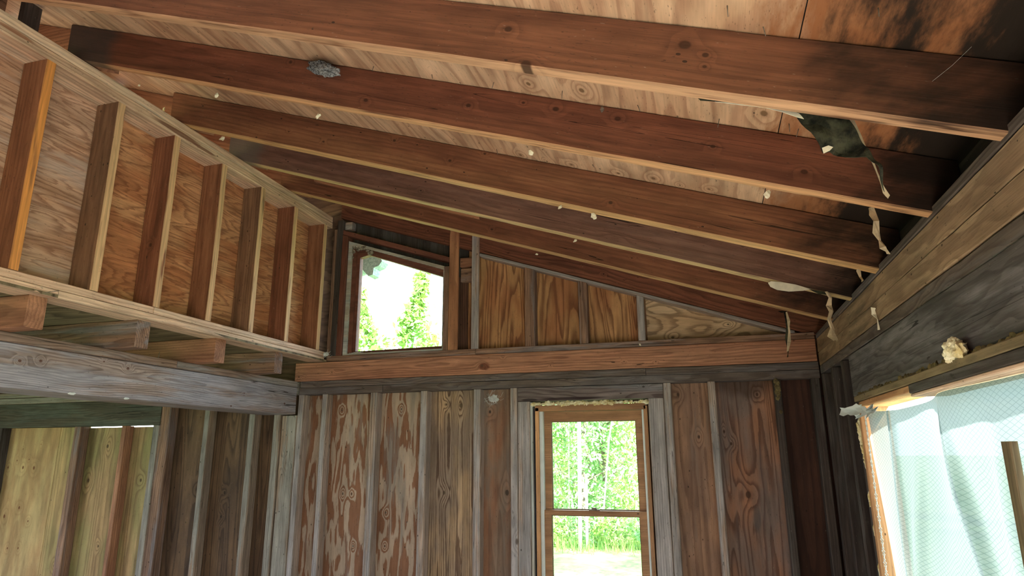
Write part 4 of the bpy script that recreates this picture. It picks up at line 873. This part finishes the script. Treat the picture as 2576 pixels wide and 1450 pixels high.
# wasp nest
ns = empty('wasp_nest', (-1.43, -2.36, 3.17)); tag(ns, 'grey papery wasp nest stuck where the second rafter meets the roof plywood', 'wasp nest')
m, g, out = new_mat('wasp comb'); oc = g.node('ShaderNodeTexCoord').outputs['Object']
vv = g.node('ShaderNodeTexVoronoi', {'Vector': oc, 'Scale': 130.0}, feature='F1')
colr = g.mix(g.step(vv.outputs['Distance'], .25, .6), srgb(30, 32, 34), srgb(130, 136, 140))
bs = g.node('ShaderNodeBsdfPrincipled', {'Base Color': colr, 'Roughness': .9}); g.L.new(bs.outputs[0], out.inputs[0]); M_comb = m
Mn = Matrix.Rotation(ANG, 4, 'Y')
link('comb', lump_mesh(.068, .030, .030, 4.2, 4, .25, 2), M_comb, ns, Matrix.Translation((-1.440, -2.355, 3.180)) @ Mn)
link('paper_shell', lump_mesh(.052, .024, .020, 9.2, 4, .55, 4), M_nest, ns, Matrix.Translation((-1.405, -2.372, 3.152)) @ Mn)
# cobweb and nest remains
def web(name, c, r_, n, seed, label, mat=M_web):
    qq = random.Random(seed); ls = []
    for i in range(n):
        a = Vector(c) + Vector([qq.gauss(0, 1)*k for k in r_]); b = Vector(c) + Vector([qq.gauss(0, 1)*k for k in r_]); mm = (a+b)/2 + Vector((0, 0, -.25*(a-b).length))
        ls.append((tube_mesh([a, mm, b], .0008, 3), Matrix()))
    ls.append((lump_mesh(r_[0]*.8, r_[1]*.8, r_[2]*.8, seed, 3, .9, 3), Matrix.Translation(c)))
    o = link(name, join_meshes(ls), mat); return tag(o, label, 'cobweb')
web('cobweb', (-2.785, -.035, 2.355), (.028, .014, .016), 26, 1, 'white dusty cobweb clump at the right end of the sill plate')
web('cobweb', (-2.55, .03, 2.362), (.055, .006, .006), 22, 2, 'cobweb strands along the bottom of the small window')
web('cobweb', (-1.455, .085, 1.985), (.04, .004, .03), 24, 3, 'fluffy cobweb in the bay left of the tall window')
foam_run('nest_debris', [(-2.61, .03, 3.235), (-2.58, .03, 3.215), (-2.54, .025, 3.215), (-2.50, .03, 3.195), (-2.47, .02, 3.165), (-2.635, .03, 3.19), (-2.64, .03, 3.14)], [.026, .03, .026, .022, .024, .020, .014], plain('grey nest fluff', srgb(128, 114, 100), .95, .4, 50, c2=srgb(176, 164, 150), bump=.9), 'grey tangled nest debris in the top left corner of the small window', (1, .5, .8))

# ================================================================== OUTDOORS
M_lawn, g, out = new_mat('sunlit lawn')
gp = g.node('ShaderNodeNewGeometry').outputs['Position']
n1 = g.noise(gp, .35, 4, .6); n2 = g.noise(gp, 9, 4, .7)
c = g.mix(g.step(n1, .4, .6), srgb(132, 150, 96), srgb(160, 162, 112)); c = g.mix(g.step(n2, .3, .7), c, srgb(100, 130, 82))
bs = g.node('ShaderNodeBsdfPrincipled', {'Base Color': c, 'Roughness': .9, 'Specular IOR Level': .1}); g.L.new(bs.outputs[0], out.inputs[0])
gv = []; gf = []; NG = 44
for i in range(NG+1):
    for k in range(NG+1):
        x = -50+100*i/NG; y = -40+110*k/NG; gv.append((x, y, -.42 + .10*noise.noise(Vector((x*.12, y*.12, 0)))+ max(0, y-18)*.03))
for i in range(NG):
    for k in range(NG): a = i*(NG+1)+k; gf.append((a, a+NG+1, a+NG+2, a+1))
tag(link('lawn', mesh_from(gv, gf, smooth=True), M_lawn), kind='structure')
tag(link('added_bounce_ground', boxes_mesh([(.90, 5.5, -9.5, -.2, -.5, -.28)]), plain('grey gravel', srgb(150, 148, 142), .95, .25, 14, bump=.5)), kind='structure')  # grey ground added beside the side opening to neutralise green lawn bounce
def leaf_mat(name, c1, c2):
    m, g, out = new_mat(name); oc = g.node('ShaderNodeTexCoord').outputs['Object']
    n = g.noise(oc, 1.3, 3, .6); col = g.mix(g.step(n, .35, .65), c1, c2)
    d1 = g.node('ShaderNodeBsdfDiffuse', {'Color': col}); t1 = g.node('ShaderNodeBsdfTranslucent', {'Color': g.mix(.5, col, (.35, .55, .08))})
    mx = g.node('ShaderNodeMixShader', {0: .35}); g.L.new(d1.outputs[0], mx.inputs[1]); g.L.new(t1.outputs[0], mx.inputs[2]); g.L.new(mx.outputs[0], out.inputs[0]); return m
M_leaf = [leaf_mat('birch leaves', srgb(186, 204, 140), srgb(150, 182, 118)), leaf_mat('dark leaves', srgb(150, 184, 130), srgb(124, 166, 126)), leaf_mat('young yellow green leaves', srgb(158, 186, 108), srgb(112, 156, 84))]
M_birch = plain('birch bark', srgb(206, 200, 188), .8, .12, 8, c2=srgb(226, 222, 212)); M_bark = plain('grey bark', srgb(118, 108, 96), .9, .3, 12)
def foliage_mesh(rx, ry, rz, z0, n, size, seed, shape='oval'):
    qq = random.Random(seed); v = []; f = []
    cl = [(qq.uniform(-1, 1), qq.uniform(-1, 1), qq.uniform(-1, 1)) for _ in range(60)]
    while len(f) < n:
        c = Vector(cl[qq.randrange(60)]) + Vector((qq.gauss(0, .16), qq.gauss(0, .16), qq.gauss(0, .12)))
        if shape == 'cone':
            k = max(.08, (1-c.z)*.5); c.x *= k; c.y *= k
            if abs(c.z) > 1.05: continue
        elif c.length > 1.12: continue
        p = Vector((c.x*rx, c.y*ry, z0+c.z*rz)); a = Vector([qq.gauss(0, 1) for _ in range(3)]).normalized(); b = a.orthogonal().normalized(); b.rotate(Matrix.Rotation(qq.uniform(0, 6.3), 3, a))
        cc = a.cross(b); s_ = size*qq.uniform(.6, 1.3); i = len(v)
        v += [p-b*s_, p-b*s_*.1+cc*s_*.5, p+b*s_, p-b*s_*.1-cc*s_*.5]; f.append((i, i+1, i+2, i+3))
    return mesh_from(v, f)
FOL = {0: foliage_mesh(1.0, 1.0, 2.9, 2.8, 4200, .062, 1), 1: foliage_mesh(1.1, 1.1, 2.5, 2.3, 4200, .062, 2), 2: foliage_mesh(1.7, 1.7, 2.3, 2.6, 2600, .085, 3, 'cone')}
def trunk_mesh(h, r_, seed, nb=9):
    qq = random.Random(seed); pts = [(.05*math.sin(i*.9+seed), .05*math.cos(i*1.3+seed), -.3+h*i/8) for i in range(9)]
    ls = [(tube_mesh(pts, [r_*(1-.09*i) for i in range(9)], 7), Matrix())]
    for i in range(nb):
        z = h*qq.uniform(.25, .95); a = qq.uniform(0, 6.3); L = qq.uniform(.5, 1.2); p = Vector((0, 0, z))
        ls.append((tube_mesh([p, p+Vector((math.cos(a)*L*.6, math.sin(a)*L*.6, .25)), p+Vector((math.cos(a)*L, math.sin(a)*L, .6))], [r_*.3, r_*.2, r_*.08], 4), Matrix()))
    return join_meshes(ls)
TRK = {0: trunk_mesh(5.6, .07, 1), 1: trunk_mesh(4.4, .09, 2), 2: trunk_mesh(4.6, .05, 3)}
def leafobj(nm, me, mi, par):
    if len(me.materials) == 0: me.materials.append(M_leaf[mi])
    o = bpy.data.objects.new(nm, me); COL.objects.link(o); o.parent = par; return o
def tree(x, y, kind, sc, label, group=None, mat=None):
    t = empty('tree', (x, y, -.4 + max(0, y-18)*.03)); t.scale = (sc, sc, sc); t.rotation_euler = (0, 0, x*1.7+y); tag(t, label, 'tree', group)
    me = TRK[kind]
    if len(me.materials) == 0: me.materials.append(M_birch if kind != 1 else M_bark)
    o = bpy.data.objects.new('trunk', me); COL.objects.link(o); o.parent = t
    leafobj('foliage', FOL[kind], kind, t); return t
q = random.Random(12)
gr = 'young trees of the wood behind the tall window'
for row in range(7):
    d_ = 16.4 + row*2.1; n_ = 4 if row % 2 else 3
    for k in range(n_):
        ratio = -.285 + .235*(k+(.25 if row % 2 else .5))/n_ + q.uniform(-.008, .008)
        tree(ratio*d_, d_-4.5+q.uniform(-.25, .25), (row+k) % 2, q.uniform(.9, 1.12), 'leafy green tree of the wood seen through the tall window', gr)
for (rt, d_, k, sc, lab) in ((-.449, 17.5, 2, 1.46, 'tallest slender tree with pointed crown seen in the small window'), (-.548, 15.0, 1, .92, 'low bushy tree at the left bottom of the small window view'), (-.422, 21.0, 1, 1.3, 'hazy bluish tree top at the right edge of the small window view'),
                             (-.56, 24.0, 2, 1.75, 'thin wispy tree top at the left side of the small window view')):
    tree(rt*d_, d_-4.5, k, sc, lab)
for i in range(9):
    tree(9.5+(i % 2)*3, .5+i*1.9+q.uniform(-.2, .2), 1, q.uniform(.85, 1.05), 'green tree standing beyond the plastic covered window', 'trees outside the right wall')
FOL[3] = foliage_mesh(2.3, 2.0, 1.5, 7.3, 3600, .10, 9); TRK[3] = trunk_mesh(7.6, .10, 9, 5)
M_leaf.append(M_leaf[1])
tree(3.4, 1.9, 3, 1.0, 'tall tree added outside the right corner of the building to shade the lawn')  # out-of-view tree, added only to cast shade on the lawn
# white birch poles in the clearing and undergrowth
for (px, d_, r_, h, lab) in ((1453, 14.6, .045, 5.5, 'bright white birch trunk left of centre in the tall window'), (1470, 14.9, .035, 1.55, 'shorter white stump pole beside the birch trunk'), (1503, 15.4, .02, 4.5, 'thin leaning white stem right of centre in the tall window'), (1427, 15.6, .015, 4.5, 'thin pale stem left of the birch trunk')):
    p = at(px, 1150, d_-4.5); tag(link('birch_pole', tube_mesh([(p.x, p.y, -.5), (p.x+.01*h*(1 if px != 1503 else 6), p.y, -.4+h*.5), (p.x+.02*h*(1 if px != 1503 else 8), p.y, -.4+h)], [r_, r_*.9, r_*.7], 8), M_birch), lab, 'tree trunk')
for i in range(10):
    d_ = 15.2; rt = -.285+.026*i
    b = leafobj('shrub', foliage_mesh(.36, .34, .40, .30, 420, .045, 30+i), i % 3, None); b.location = (rt*d_, d_-4.5, -.42); tag(b, 'low leafy shrub at the edge of the lawn behind the tall window', 'shrub', 'low shrubs along the lawn edge')
gm = []
qq = random.Random(8); v = []; f = []
for i in range(2600):
    x = qq.uniform(-6.5, 1.0); y = 10.6 + qq.gauss(0, .45); h = qq.uniform(.10, .38); a = qq.uniform(0, 3.14); dx, dy = math.cos(a)*.012, math.sin(a)*.012; lx, ly = qq.gauss(0, .06), qq.gauss(0, .06); k = len(v)
    v += [(x-dx, y-dy, -.42), (x+dx, y+dy, -.42), (x+lx, y+ly, -.42+h)]; f.append((k, k+1, k+2))
tag(link('tall_grass', mesh_from(v, f), M_leaf[2]), 'rough tall grass along the edge of the lawn', 'grass', kind='stuff')
# corner of the eave hanging outside the small window
ev = prism([(x_*1.067, 1.6+(z_-1.6)*1.067) for x_, z_ in [(-2.70, 3.30), (-2.70, 3.02), (-2.575, 3.00), (-2.52, 3.02), (-2.47, 2.965), (-2.43, 2.975), (-2.425, 3.03), (-2.38, 3.045), (-2.355, 3.08), (-2.40, 3.18), (-2.42, 3.36), (-2.60, 3.42)]], .30, .42)
tag(link('eave_corner', ev, plain('blue grey shingle', srgb(176, 204, 222), .8, .2, 60, c2=srgb(206, 226, 236), bump=.5)), 'blue grey shingled eave corner showing at the top left of the small window', 'eave')
